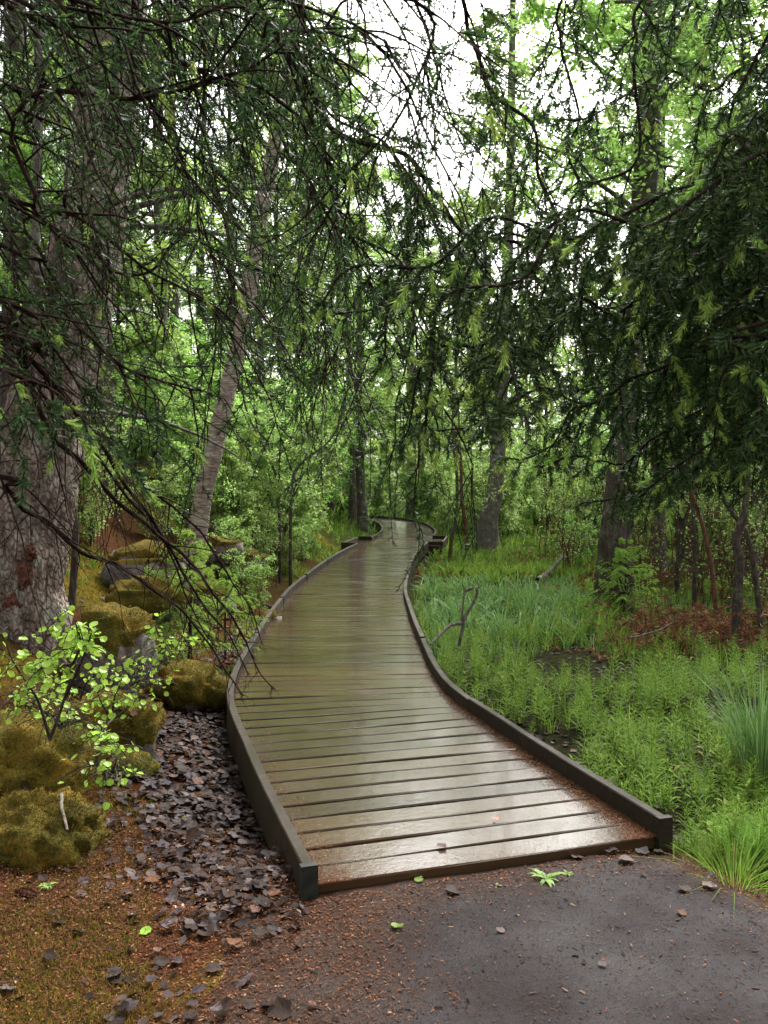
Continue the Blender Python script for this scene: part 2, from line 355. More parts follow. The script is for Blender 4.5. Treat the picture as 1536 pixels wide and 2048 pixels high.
t = NT('cone_scale'); _n = t.noise(t.coord('Object'), 60, 3); M['cone'] = t.end(t.bsdf(t.ramp(_n, [(.3, (.05, .018, .010)), (.7, (.16, .06, .03))]), .5, .4))
t = NT('bog_water'); M['water'] = t.end(t.bsdf((.010, .009, .008), .08, .5, t.bump(t.noise(t.n('NewGeometry').outputs['Position'], 12, 3), .15, .01)))

# ------------------------------------------------------------------ boardwalk centre line and terrain
DECK = 0.08
CL = catmull([(.80, 2.4, 0), (.445, 3.45, 0), (.02, 4.85, 0), (-.31, 6.2, 0), (-.42, 8.1, 0), (-.475, 10.3, 0), (-.46, 12.3, 0), (-.21, 16.4, 0), (.06, 19.0, 0),
              (.44, 22.0, 0), (.69, 25, 0), (.67, 28, 0), (.45, 30.7, 0), (-.1, 33, 0), (-1.2, 34.8, 0), (-3.2, 35.8, 0), (-6, 36.2, 0)], .04)[:, :2]
CL = CL[CL[:, 1] >= 3.44]
seg = np.r_[0, np.cumsum(np.linalg.norm(np.diff(CL, axis=0), axis=1))]
def cl(s):
    """centre point and unit heading at arc length s"""
    p = np.array([np.interp(s, seg, CL[:, 0]), np.interp(s, seg, CL[:, 1])])
    q = np.array([np.interp(s + .05, seg, CL[:, 0]), np.interp(s + .05, seg, CL[:, 1])]); o = np.array([np.interp(s - .05, seg, CL[:, 0]), np.interp(s - .05, seg, CL[:, 1])])
    d = q - o; return p, d / np.linalg.norm(d)
S_END = seg[-1] - .1
def dist_walk(x, y):
    x = np.asarray(x, float); y = np.asarray(y, float); d = np.full(x.shape, 1e9)
    for p in CL[::6]: d = np.minimum(d, (x - p[0]) ** 2 + (y - p[1]) ** 2)
    return np.sqrt(d)
_cy = CL[:, 1]; _mono = np.argsort(_cy[_cy < 28]); CXY, CXX = _cy[_cy < 28][_mono], CL[_cy < 28, 0][_mono]
def left_edge(y): return np.interp(y, CXY, CXX) - .8

def path_lr(y):
    l = np.interp(y, [-8, 0, 2, 2.57, 3.14, 3.5], [-1.3, -.5, -.30, -.24, -.27, -.22]); r = np.interp(y, [-8, 0, 2.6, 3.14, 3.8], [1.6, 1.5, 1.55, 1.42, 1.26])
    return l, r

def H0(x, y):
    x = np.asarray(x, float); y = np.asarray(y, float)
    p = np.stack([x, y, np.zeros_like(x)], -1)
    n1, n2 = fbm(p * .45, 3, 3), fbm(p * 1.7, 4, 5)
    ye = np.clip(y, 3.45, 28); dl = left_edge(ye) - x
    ramp = np.where(dl < 3.2, .60 * np.maximum(0, dl - .42), .60 * 2.78 + .22 * (dl - 3.2)); ramp = np.minimum(ramp, 4.5)
    near = sstep(3.1, 6.2, y) * (1 - sstep(26, 34, y))
    left = np.where(dl > 0, sstep(-.1, .5, dl), 0) 
    z = -.13 + .10 * n2 * .6 + .12 * n1
    zl = -.03 + ramp * near + .07 * n2 + .10 * n1 * near + .05 * sstep(.4, 1.5, dl) * (1 - near)
    z = z * (1 - left) + zl * left
    front = 1 - sstep(3.0, 3.75, y)                          # level ground by the path
    z = z * (1 - front) + front * (.032 + .035 * n2 + .05 * sstep(.6, 2.0, -x))
    z = z + .35 * sstep(18, 60, y) * sstep(0, 15, x) + .5 * n1 * sstep(20, 60, y)
    return z
def H(x, y):
    z = H0(x, y); x = np.asarray(x, float); y = np.asarray(y, float)
    d = dist_walk(x, y); w = 1 - sstep(.78, 1.15, d)
    z = np.where(w > 0, z * (1 - w) + np.minimum(z, np.where((x < left_edge(np.clip(y, 3.45, 28)) + .1) & (d > .74), -.01 - .09 * sstep(5, 7, y), -.12)) * w, z)
    l, r = path_lr(y); ip = sstep(-.02, .12, x - l) * sstep(-.02, .12, r - x) * (1 - sstep(3.3, 3.6, y))
    return z * (1 - ip) + ip * (-.012)
def ground(x, y): return float(H(np.array([x]), np.array([y]))[0])

def axis(segs):
    out = []
    for a, b, st in segs: out.append(np.arange(a, b, st))
    return np.concatenate(out + [np.array([segs[-1][1]])])
gx = axis([(-220, -40, 20), (-40, -12, 2), (-12, -5, .35), (-5, 5, .10), (5, 12, .3), (12, 40, 2), (40, 220, 20)])
gy = axis([(-60, -8, 6), (-8, 1.8, .5), (1.8, 9, .085), (9, 18, .2), (18, 40, .5), (40, 80, 4), (80, 320, 30)])
GX, GY = np.meshgrid(gx, gy); GZ = H(GX.ravel(), GY.ravel()).reshape(GX.shape)
V = np.stack([GX, GY, GZ], -1).reshape(-1, 3); nx, ny = len(gx), len(gy)
i = (np.arange(ny - 1)[:, None] * nx + np.arange(nx - 1)).ravel(); Q = np.stack([i, i + 1, i + 1 + nx, i + nx], -1)
X, Y = V[:, 0], V[:, 1]; DL = left_edge(np.clip(Y, 3.45, 28)) - X; n1 = fbm(np.stack([X, Y, 0 * X], -1) * .9, 3, 9)
isleft = sstep(-.2, .3, np.where(Y < 3.45, -X - .1, DL))
attrs = dict(litter=np.clip(isleft * .75 + (1 - sstep(3.2, 4, Y)) * .4, 0, 1),
             moss=np.clip(isleft * (.02 + 1.3 * n1 + .25 * sstep(.6, 1.6, DL) * sstep(3.5, 4.5, Y)), 0, 1),
             green=np.clip((1 - isleft) * .55 * sstep(3.5, 4.2, Y) + .35 * sstep(8, 14, Y) * isleft + .6 * sstep(16, 26, Y), 0, 1),
             mud=(1 - isleft) * (.62 - .4 * sstep(5, 12, Y)) * sstep(3.4, 4, Y))
tag(Acc().add(V, None, Q).build('forest_floor_ground', M['floor'], None, True, attrs), kind='structure')

# the grit path coming in from behind the camera
def path_edges(y):
    l, r = path_lr(y); q = np.asarray(y, float); z0 = np.zeros_like(q)
    return l + .10 * vnoise(np.stack([q * 2.2, z0 + 3.1, z0], -1)) - .55, r + .08 * vnoise(np.stack([q * 2.6, z0 + 9.1, z0], -1)) + .18
def path_z(x, y):
    x = np.asarray(x, float); y = np.asarray(y, float); l, r = path_edges(y); ed = np.minimum(x - l, r - x)
    z = .046 - .08 * (1 - sstep(0, .35, ed)) + .010 * fbm(np.stack([x * 4, y * 4, 0 * x], -1), 3, 2) + .004 * fbm(np.stack([x * 30, y * 30, 0 * x], -1), 2, 4)
    return np.where((ed > 0) & (y < 3.6), z, -9)
def path_edge(x, y):
    l0, r0_ = path_lr(y); ed2 = np.minimum(x - l0, (r0_ - x) * 1.6) + .34 * fbm(np.stack([x * 2.3, y * 2.3, 0 * x + 4], -1), 4, 8)
    return np.clip(.75 - ed2 / .55, 0, 1) + .6 * (1 - sstep(0, .4, 3.45 + .35 * (x - .47) - y))
def surf(x, y): return np.maximum(H(x, y), path_z(x, y))
py_ = np.concatenate([np.arange(-8, 1.8, .3), np.arange(1.8, 3.62, .03)]); us = np.linspace(0, 1, 70)
PV = []; PE = []
for y in py_:
    l, r = path_edges(y); x = l + (r - l) * us; yy = 0 * x + y; z = path_z(x, yy); z[0] = z[-1] = -.04
    PV.append(np.stack([x, yy, z], -1)); PE.append(path_edge(x, yy))
PV = np.vstack(PV); i = (np.arange(len(py_) - 1)[:, None] * 70 + np.arange(69)).ravel()
tag(Acc().add(PV, None, np.stack([i, i + 1, i + 71, i + 70], -1)).build('path', M['path'], None, True, dict(edge=np.clip(np.concatenate(PE), 0, 1))), kind='structure')

# ------------------------------------------------------------------ the boardwalk: planks, kerb boards, joists, posts
walk = empty('boardwalk', (*cl(0)[0], 0), 0, 'wet wooden boardwalk winding into the woods between low kerbs', 'boardwalk')
W0 = np.array([*cl(0)[0], 0.0])
def plank_mesh(k):
    r = np.random.default_rng(k); c = .004 + .002 * r.random(); w, th = .5, .048; n = 7
    xs = np.linspace(-.5, .5, n); prof = [(-.0715, -th), (-.0715, -c), (-.0715 + c, 0), (.0715 - c, 0), (.0715, -c), (.0715, -th)]
    wob = np.cumsum(r.normal(0, .0007, n)); V = []
    for a, x in enumerate(xs):
        for (u, z) in prof: V.append((x, u + wob[a] + r.normal(0, .0005), z + (.0015 * math.sin(a * 1.3 + k) if z == 0 else 0)))
    Q = []
    for a in range(n - 1):
        for b in range(6): Q.append((a * 6 + b, a * 6 + (b + 1) % 6, (a + 1) * 6 + (b + 1) % 6, (a + 1) * 6 + b))
    T = [(e, e + b + 1, e + b) if e else (e, e + b, e + b + 1) for e in (0, (n - 1) * 6) for b in range(1, 5)]
    return Acc().add(V, T, Q).mesh('plank', M['deck'])
PL = [plank_mesh(k) for k in range(8)]
HALF = .735
def half_lr(s):
    p, _ = cl(s)
    bl = .34 if 19.7 < p[1] < 22.0 and s < 24 else 0
    br = .34 if 20.4 < p[1] < 22.6 and s < 24 else 0
    return HALF + bl, HALF + br
s = .078; k = 0
while s < S_END - .2:
    p, d = cl(s); hl, hr = half_lr(s); a = math.atan2(d[1], d[0]) - math.pi / 2
    off = (hr - hl) / 2; nx_, ny_ = d[1], -d[0]
    zz = DECK + rng.normal(0, .0015) - (.012 if k < 0 else 0)
    o = link('plank', PL[rng.integers(8)], walk, (p[0] + nx_ * off - W0[0], p[1] + ny_ * off - W0[1], zz),
             (rng.normal(0, .004), rng.normal(0, .0015), a + rng.normal(0, .0025)), ((hl + hr) * (1 + rng.normal(0, .002)) * (-1 if False else 1), 1.0, 1.0))
    gap = .162 if p[1] < 6.1 else .1565
    gap += rng.choice([0, .002, .005], p=[.6, .3, .1]) if p[1] < 6.2 else (rng.choice([-.001, .0015, .006], p=[.6, .3, .1]))
    if 6.10 < p[1] < 6.27: gap += .008
    s += gap; k += 1

def kerb(path, w=.046, top=DECK + .084, bot=DECK - .14, name='kerb_board', bevel=.005, cap=True, jit=True):
    """a timber board on edge swept along a plan path"""
    P = np.asarray(path, float); T = nrm(np.gradient(P, axis=0)); Nn = np.stack([T[:, 1], -T[:, 0]], -1)
    dz = rng.normal(0, .005) if jit else 0
    prof = [(-w / 2, bot), (-w / 2, top - bevel), (-w / 2 + bevel, top), (w / 2 - bevel, top), (w / 2, top - bevel), (w / 2, bot)]
    V = []
    for p, n_ in zip(P, Nn):
        for (u, z) in prof: V.append((p[0] + n_[0] * u - W0[0], p[1] + n_[1] * u - W0[1], z + dz + rng.normal(0, .0006)))
    Q = [(a * 6 + b, a * 6 + (b + 1) % 6, (a + 1) * 6 + (b + 1) % 6, (a + 1) * 6 + b) for a in range(len(P) - 1) for b in range(6)]
    e = (len(P) - 1) * 6
    T_ = [(0, b + 1, b) for b in range(1, 5)] + [(e, e + b, e + b + 1) for b in range(1, 5)]
    return Acc().add(V, T_, [q[::-1] for q in Q]).build(name, M['kerb'], walk)
def edge_path(s0, s1, side, off):
    out = []
    for s in np.arange(s0, s1 + .1, .2):
        p, d = cl(min(s, s1)); out.append((p[0] + side * d[1] * off, p[1] - side * d[0] * off))
    return out
OFF = HALF + .027
sb = [s for s in np.arange(0, S_END, .05)]
s_at_y = lambda y: float(sb[int(np.argmin([abs(cl(s)[0][1] - y) for s in sb if s < 26]))])
BL0, BL1, BR0, BR1 = s_at_y(19.75), s_at_y(21.95), s_at_y(20.45), s_at_y(22.55)
for side, b0, b1, joints in ((-1, BL0, BL1, [0, 2.55, 4.9, 7.4, 9.9, 12.4, 14.6]), (1, BR0, BR1, [0, 2.15, 4.6, 7.05, 9.4, 11.9, 14.4])):
    js = joints + [b0]
    for a, b in zip(js[:-1], js[1:]): kerb(edge_path(a + .003, b - .003, side, OFF))
    kerb(edge_path(b0, b1, side, OFF + .34))
    for sx in (b0, b1):
        p, d = cl(sx); n_ = np.array([d[1], -d[0]]) * side
        kerb([p + n_ * (OFF - .0), p + n_ * (OFF + .17), p + n_ * (OFF + .365)], name='bay_board', top=DECK + .098)
    js = list(np.arange(b1 + .02, S_END, 2.45)) + [S_END - .1]
    for a, b in zip(js[:-1], js[1:]):
        if b - a > .3: kerb(edge_path(a + .003, b - .003, side, OFF))
# capped ends of the kerbs, the end boards under the first plank, joists and posts
for side in (-1, 1):
    p, d = cl(0); n_ = np.array([d[1], -d[0]]) * side; c = p + n_ * OFF
    a = Acc(); x0 = .032
    Vb = [(sx * x0, sy * .016, z) for z in (-.075, .088) for sy in (-1, 1) for sx in (-1, 1)]
    a.add(Vb, None, [(0, 1, 3, 2), (4, 6, 7, 5), (0, 4, 5, 1), (2, 3, 7, 6), (0, 2, 6, 4), (1, 5, 7, 3)])
    o = a.build('end_cap', M['end_cap'] if side < 0 else M['kerb'], walk)
    o.location = (c[0] - d[0] * .014 - W0[0], c[1] - d[1] * .014 - W0[1], DECK); o.rotation_euler = (0, 0, math.atan2(d[1], d[0]) - math.pi / 2)
p, d = cl(.12); n_ = np.array([d[1], -d[0]])
kerb([p - n_ * (HALF - .02), p, p + n_ * (HALF - .02)], .045, DECK - .048, DECK - .19, 'end_board')
for off in (-.55, 0, .55):
    js = list(np.arange(.06, S_END, 4.0)) + [S_END]
    for a, b in zip(js[:-1], js[1:]): kerb(edge_path(a, b - .01, 1, off), .05, DECK - .05, DECK - .17, 'joist')
post = Acc(); tube(post, [(0, 0, -.5), (0, 0, -.05)], .05, 10); pm = post.mesh('post', M['kerb'])
for s in np.arange(1.2, S_END, 2.4):
    p, d = cl(s)
    for side in (-1, 1): link('post', pm, walk, (p[0] + side * d[1] * .62 - W0[0], p[1] - side * d[0] * .62 - W0[1], DECK - .05))

# a weathered board lying on the ground by the boardwalk's corner
c = at(535, 1842, 3.13); a = Acc()
Vb = [(sx * .125, sy * .03, z) for z in (-.03, .004) for sy in (-1, 1) for sx in (-1, 1)]
a.add(Vb, None, [(0, 1, 3, 2), (4, 6, 7, 5), (0, 4, 5, 1), (2, 3, 7, 6), (0, 2, 6, 4), (1, 5, 7, 3)])
o = a.build('loose_board', M['kerb']); o.location = (c[0], c[1] + .02, ground(c[0], c[1]) + .02); o.rotation_euler = (0, R(-2), R(17))
tag(o, 'short weathered board half buried beside the capped left kerb end', 'board')

# ------------------------------------------------------------------ boulders with moss caps
def ico(sub=4):
    import bmesh
    bm = bmesh.new(); bmesh.ops.create_icosphere(bm, subdivisions=sub, radius=1); V = np.array([v.co[:] for v in bm.verts]); T = np.array([[v.index for v in f.verts] for f in bm.faces]); bm.free(); return V, T
ICO = {k: ico(k) for k in (3, 4, 5)}
LATER = []
def boulder(c, r, label, seed, moss=.5, blocky=.35, sub=4, name='boulder', cat='boulder', green=False, fuzz=5000):
    V, T = ICO[sub]; q = np.sign(V) * np.abs(V) ** (1 - blocky); q = q / np.maximum(np.linalg.norm(q, axis=1, keepdims=True), .01) * (1 + blocky * .35 * (np.abs(V).max(1, keepdims=True) - .8))
    f = fbm(V * 1.3 + seed * 7.7, 4, seed); g = fbm(V * 5 + seed, 3, seed + 3)
    P = q * (1 + .6 * f + .24 * g + .10 * fbm(V * 11 + seed, 3, seed + 5))[:, None] * np.array(r)
    root = empty(name, c, 0, label, cat)
    Acc().add(P, T).build('stone', M['rock'], root, True)
    up = nrm(P / (np.array(r) ** 2))[:, 2]; mm = up + .9 * fbm(V * 2.6 + seed, 4, seed + 9)
    keep = (mm[T] > (1 - 2 * moss)).all(1)
    if keep.any():
        out = nrm(P / (np.array(r) ** 2)); thick = .010 + .045 * np.clip(mm - (1 - 2 * moss), 0, 1) * (1 + 1.2 * fbm(V * 7 + seed, 4, seed + 1)) 
        PM = P + out * thick[:, None]; used = np.unique(T[keep]); mp = -np.ones(len(P), int); mp[used] = np.arange(len(used))
        # drop the rim into the stone so that the cap closes on it
        cnt = np.zeros(len(P)); tot = np.zeros(len(P)); np.add.at(cnt, T[keep].ravel(), 1); np.add.at(tot, T.ravel(), 1)
        rim = cnt < tot; PM[rim] = P[rim] - out[rim] * .01
        cap = Acc().add(PM[used], mp[T[keep]]).build('moss_cap', M['moss'], root, True)
        tr = T[keep]; ar = np.linalg.norm(np.cross(PM[tr[:, 1]] - PM[tr[:, 0]], PM[tr[:, 2]] - PM[tr[:, 0]]), axis=1); ti = rng.choice(len(tr), fuzz, p=ar / ar.sum())
        b = rng.dirichlet((1, 1, 1), fuzz); Cn = (PM[tr[ti]] * b[:, :, None]).sum(1); Nn = nrm((out[tr[ti]] * b[:, :, None]).sum(1))
        A = Acc(); leaves(A, Cn - Nn * .004, Nn + .75 * rdir(fuzz, .2), rdir(fuzz), rng.uniform(.008, .022, fuzz), 'needle', rng.uniform(1.4, 3.0, fuzz))
        k_ = fuzz // 12; ti2 = rng.choice(fuzz, k_); B2 = Acc(); leaves(B2, Cn[ti2] + Nn[ti2] * .012, nrm(rdir(k_) - Nn[ti2] * .3), Nn[ti2] + .4 * rdir(k_), rng.uniform(.008, .022, k_), 'chip', .6); sp2 = B2.build('needle_specks', M['litter'], cap); sp2['kind'] = 'stuff'
        if fuzz > 5500:
            for q_ in rng.choice(fuzz, 9):
                if Nn[q_][2] > .45: LATER.append((cap, Cn[q_] + Nn[q_] * .018, Nn[q_]))
        fz = A.build('moss_fuzz', M['moss_green'] if green else M['moss_tip'], cap); fz['kind'] = 'stuff'
    return root
boulder((-2.0, 4.35, .02), (.46, .38, .32), 'large moss covered mound below the lime green sapling', 3, 1.0, .1, 5, 'mossy_mound', 'mound', fuzz=22000)
boulder((-1.50, 3.78, -.02), (.29, .23, .20), 'rounded cushion of orange moss with a green patch, front of the mossy mound', 8, 1.0, .05, 5, 'mossy_mound', 'mound', fuzz=16000)
boulder((-1.42, 4.62, -.02), (.16, .15, .15), 'small green moss lump under the grey boulder by the leaves', 12, 1.0, .05, 4, 'mossy_mound', 'mound', True, 5000)
boulder((-1.50, 4.95, .10), (.24, .22, .26), 'grey boulder with orange moss top at the edge of the dead leaves', 5, .62, .5, fuzz=7000)
boulder((-1.76, 5.75, .42), (.25, .24, .30), 'upright grey boulder with mossy crown beside the bright sapling', 6, .40, .5, fuzz=5000)
boulder((-1.42, 6.4, .02), (.22, .17, .14), 'low moss covered rock tucked under the little spruce', 14, .85, .3, fuzz=6000)
boulder((-2.35, 8.7, .66), (.46, .40, .26), 'flat grey slab of rock right of the big trunk', 21, .24, .6, fuzz=3000)
boulder((-1.8, 9.0, .33), (.30, .26, .18), 'mossy rock under the leaning birch', 22, .3, .6, fuzz=3000)
boulder((-2.3, 11.2, .66), (.38, .32, .20), 'grey rock behind the base of the leaning birch', 24, .3, .6, fuzz=2500)
boulder((-1.95, 12.2, .42), (.3, .26, .16), 'lichen rock between the birch and the leafy bushes', 25, .28, .5, fuzz=2500)
boulder((-1.24, 9.5, .05), (.11, .10, .10), 'small pale stone with an orange patch beside the boardwalk', 27, .3, .4, 3, fuzz=600)
boulder((-1.95, 7.2, .55), (.26, .22, .17), 'mossy stone behind the upright boulder', 28, .8, .3, fuzz=3000)

# ------------------------------------------------------------------ trees: shared generator
def gen_tree(seed, H_, r0, cb, spread, nb, ntw, nleaf, ls, stems=1, splay=.0, bend=.05, elev=(.1, .9), shape='diamond', top=.35, sides=8, droop=.15, acc=None):
    g = np.random.default_rng(seed); wood, limbs, leaf = Acc(), Acc(), Acc()
    for k in range(stems):
        n = 12; t = np.linspace(0, 1, n); az = g.uniform(0, 2 * np.pi); h = H_ * (1 if stems == 1 else g.uniform(.65, 1))
        wob = np.cumsum(g.normal(0, bend * H_ / n, (n, 2)), 0); wob -= wob[0]
        P = np.stack([np.cos(az) * splay * H_ * t ** 1.2 + wob[:, 0], np.sin(az) * splay * H_ * t ** 1.2 + wob[:, 1], h * t], -1)
        if stems > 1: P[:, :2] += g.normal(0, .06 * H_ ** .5, 2)
        rr = r0 * (1 - .85 * t) * np.where(t < .08, 1.25, 1) * (1 if stems == 1 else g.uniform(.6, 1)); P[0, 2] -= .25
        tube(wood, P, rr, sides)
        tb = np.sort(g.uniform(cb, .98, nb)); bp = np.stack([np.interp(tb, t, P[:, c]) for c in range(3)], -1); rb = np.interp(tb, t, rr)
        az = g.uniform(0, 2 * np.pi, nb); el = g.uniform(*elev, nb); x = (tb - cb) / (1 - cb)
        L = spread * (1 - (1 - top) * x) * g.uniform(.55, 1.1, nb) * np.minimum(1, .55 + x * 3)
        D = np.stack([np.cos(az) * np.cos(el), np.sin(az) * np.cos(el), np.sin(el)], -1)
        u = np.linspace(0, 1, 7); BP = bp[:, None] + D[:, None] * (L[:, None] * u)[:, :, None]
        BP += np.cumsum(g.normal(0, .035, (nb, 7, 3)) * L[:, None, None], 1) * u[None, :, None]; BP[:, :, 2] -= droop * L[:, None] * u ** 2
        V, Q = tubes(BP, np.maximum(.003, (np.minimum(rb * .55, L * .018))[:, None] * (1 - .8 * u)), 5); limbs.add(V, None, Q)
        m = nb * ntw; bi = np.repeat(np.arange(nb), ntw); tt = g.uniform(.25, 1, m)
        f = tt * 6; i0 = np.minimum(f.astype(int), 5); fr = (f - i0)[:, None]; tp = BP[bi, i0] * (1 - fr) + BP[bi, i0 + 1] * fr
        td = nrm(nrm(BP[bi, i0 + 1] - BP[bi, i0]) * .6 + nrm(g.normal(size=(m, 3)) * np.array([1, 1, .5]))); tl = L[bi] * g.uniform(.14, .36, m)
        w = np.linspace(0, 1, 4); TP = tp[:, None] + td[:, None] * (tl[:, None] * w)[:, :, None]; TP[:, :, 2] -= .12 * tl[:, None] * w ** 2
        V, Q = tubes(TP, np.broadcast_to(.0035 * (1 - .6 * w), (m, 4)), 3); limbs.add(V, None, Q)
        N_ = m * nleaf; li = np.repeat(np.arange(m), nleaf); lt = g.uniform(.1, 1.05, N_)
        C = tp[li] + td[li] * (tl[li] * lt)[:, None]; C[:, 2] -= .12 * tl[li] * lt ** 2
        C = C + g.normal(0, ls * .7, (N_, 3)); Ld = nrm(td[li] * .5 + g.normal(size=(N_, 3)) * np.array([1, 1, .6]) - np.array([0, 0, .35]))
        Nn = nrm(g.normal(size=(N_, 3)) * .6 + np.array([0, 0, 1.0])); leaves(leaf, C, Ld, Nn, ls * g.uniform(.6, 1.25, N_), shape)
    return wood, limbs, leaf
PROTO = {}
def proto(key, bark, leafm, *a, **k):
    w, b, l = gen_tree(*a, **k); PROTO[key] = (w.mesh('trunk', M[bark], True), b.mesh('branches', M[bark], True), l.mesh('crown', M[leafm]))
def plant(key, name, x, y, rz, sc, label, cat, group=None, tilt=(0, 0), dz=0, parts=('trunk', 'branches', 'crown'), z=None):
    root = empty(name, (x, y, (ground(x, y) if z is None else z) + dz), rz, label, cat, group); root.rotation_euler = (tilt[0], tilt[1], rz); root.scale = (sc,) * 3
    for pn, me in zip(parts if len(PROTO[key]) == 3 else ('trunk', 'crown'), PROTO[key]):
        o = link(pn, me, root)
        if pn in ('branches', 'crown', 'twigs', 'foliage'): o['kind'] = 'stuff'
    return root

#           seed  H    r0  cb  spread nb ntw nleaf leaf
proto('tall1', 'bark_grey', 'leaf_spring', 101, 13, .10, .25, 2.8, 44, 16, 34, .085, bend=.05)
proto('tall2', 'bark_grey', 'leaf_spring', 102, 15, .12, .28, 3.0, 44, 16, 34, .090, bend=.05)
proto('tall3', 'bark_dark', 'leaf_spring', 103, 11, .085, .20, 2.4, 42, 16, 32, .080, bend=.07)
proto('mid1', 'bark_grey', 'leaf_spring', 111, 6.5, .045, .06, 1.9, 44, 13, 34, .066, bend=.08)
proto('mid2', 'bark_dark', 'leaf_blue', 112, 5.5, .038, .06, 1.8, 42, 13, 34, .064, bend=.10)
proto('mid3', 'bark_red', 'leaf_spring', 113, 4.5, .026, .15, 1.3, 30, 10, 20, .062, bend=.10)
proto('bush1', 'bark_dark', 'leaf_blue', 121, 2.9, .022, .10, .80, 15, 10, 15, .055, stems=7, splay=.28, bend=.12, shape='ovate')
proto('bush2', 'bark_dark', 'leaf_spring', 122, 3.4, .026, .12, .85, 15, 10, 15, .058, stems=6, splay=.26, bend=.12)
proto('bush3', 'bark_dark', 'leaf_spring', 123, 1.7, .012, .10, .55, 12, 7, 9, .045, stems=6, splay=.30, bend=.12)
proto('thin1', 'bark_dark', 'leaf_spring', 131, 3.2, .020, .30, .8, 12, 5, 7, .045, stems=4, splay=.12, bend=.10)
proto('thin2', 'bark_red', 'leaf_spring', 132, 2.6, .014, .35, .6, 10, 5, 5, .045, stems=4, splay=.14, bend=.10)

proto('bare1', 'bark_red', 'leaf_spring', 141, 2.2, .013, .15, .7, 16, 6, 1, .04, stems=7, splay=.2, bend=.12)
# conifer: whorls of drooping boughs carrying short needle sprays
def gen_conifer(seed, H_, r0, spread, whorls, per, nl, n_need, cb=.08, droop=.35, tip=None):
    g = np.random.default_rng(seed); wood, leaf = Acc(), Acc(); t = np.linspace(0, 1, 10)
    P = np.stack([.01 * H_ * np.sin(t * 5), .01 * H_ * np.cos(t * 4), H_ * t], -1); P[0, 2] -= .2; tube(wood, P, r0 * (1 - .93 * t), 8)
    nb = whorls * per; tb = np.repeat(np.linspace(cb, .98, whorls), per) + g.normal(0, .01, nb); tb = np.clip(tb, cb, .99)
    az = g.uniform(0, 2 * np.pi, nb); L = spread * (1 - tb) ** .75 * g.uniform(.7, 1.1, nb) + .05 * spread; el = g.uniform(-.15, .35, nb) + tb * .4
    D = np.stack([np.cos(az) * np.cos(el), np.sin(az) * np.cos(el), np.sin(el)], -1); u = np.linspace(0, 1, 7)
    bp = np.stack([np.interp(tb, t, P[:, c]) for c in range(3)], -1); BP = bp[:, None] + D[:, None] * (L[:, None] * u)[:, :, None]
    BP[:, :, 2] -= droop * L[:, None] * u ** 1.6 - droop * .35 * L[:, None] * u ** 4
    V, Q = tubes(BP, np.maximum(.002, (L * .012)[:, None] * (1 - .8 * u)), 4); wood.add(V, None, Q)
    m = nb * nl; bi = np.repeat(np.arange(nb), nl); tt = g.uniform(.12, 1, m); f = tt * 6; i0 = np.minimum(f.astype(int), 5); fr = (f - i0)[:, None]
    tp = BP[bi, i0] * (1 - fr) + BP[bi, i0 + 1] * fr; T = nrm(BP[bi, i0 + 1] - BP[bi, i0]); sd = nrm(np.cross(T, np.array([0, 0, 1.0]))) * g.choice([-1, 1], m)[:, None]
    td = nrm(T * .7 + sd * .75 - np.array([0, 0, .35])); tl = L[bi] * (1.05 - tt) * .42 + .05 * spread * .6
    N_ = m * n_need; li = np.repeat(np.arange(m), n_need); lt = g.uniform(0, 1, N_); C = tp[li] + td[li] * (tl[li] * lt)[:, None]; C[:, 2] -= .25 * tl[li] * lt ** 2
    ln = .022 * spread ** .55
    leaves(leaf, C, td[li] * .7 + rdir(N_), rdir(N_), ln * g.uniform(.7, 1.3, N_), 'needle', 1.6)
    return wood, leaf
w, l = gen_conifer(201, 14, .17, 2.4, 34, 7, 16, 16); PROTO['spruce_far'] = (w.mesh('trunk', M['bark_dark'], True), l.mesh('crown', M['needle_far']))
w, l = gen_conifer(202, .62, .012, .52, 9, 6, 13, 38, .05, .3); PROTO['spruce_small'] = (w.mesh('trunk', M['twig'], True), l.mesh('crown', M['needle_sapling']))

# ---- single trees of the photograph
def big_trunk(name, path, radii, sides, mat, amp, freq, seed, parent, m2=None, rng_step=.03):
    P = catmull(path, rng_step); n = len(P); u = np.linspace(0, 1, len(radii)); s_ = np.r_[0, np.cumsum(np.linalg.norm(np.diff(P, axis=0), axis=1))]; s_ /= s_[-1]
    cs = np.r_[0, np.cumsum(np.linalg.norm(np.diff(np.asarray(path), axis=0), axis=1))]; cs /= cs[-1]
    rad = np.interp(s_, cs, radii); V, Q = tubes(P[None], rad[None], sides)
    Cn = np.repeat(P, sides, 0); out = nrm(V - Cn); q = V * np.array(freq)
    nz = fbm(q, 4, seed); pl = np.abs(vnoise(q * 2.3, seed + 5)); rg = np.repeat(rad, sides)
    V = V + out * (rg * (amp * nz * 1.6 + amp * .9 * np.minimum(pl * 2.2, .6) - amp * .3))[:, None]
    return V, Q
# big leaning trunk on the left
root = empty('tall_tree', at(55, 1235, 6.0), 0, 'thick rough grey trunk leaning right at the left edge of the photo', 'tree'); b0 = np.array(root.location)
gz = ground(b0[0], b0[1]); path = [np.array([b0[0] - .02, b0[1], gz - .35]), at(52, 1180, 6.0), at(68, 1000, 6.02), at(92, 820, 6.05), at(138, 640, 6.1), at(182, 450, 6.1), at(212, 250, 6.1), at(232, 60, 6.1), at(262, -250, 6.2), at(300, -800, 6.3), at(330, -1500, 6.4)]
V, Q = big_trunk('trunk', path, [.33, .258, .25, .25, .25, .212, .20, .19, .17, .14, .09], 110, M['bark_big'], .20, (8, 8, 3.6), 31, root, None, .055)
Acc().add(V - b0, None, Q).build('trunk', M['bark_big'], root, True)
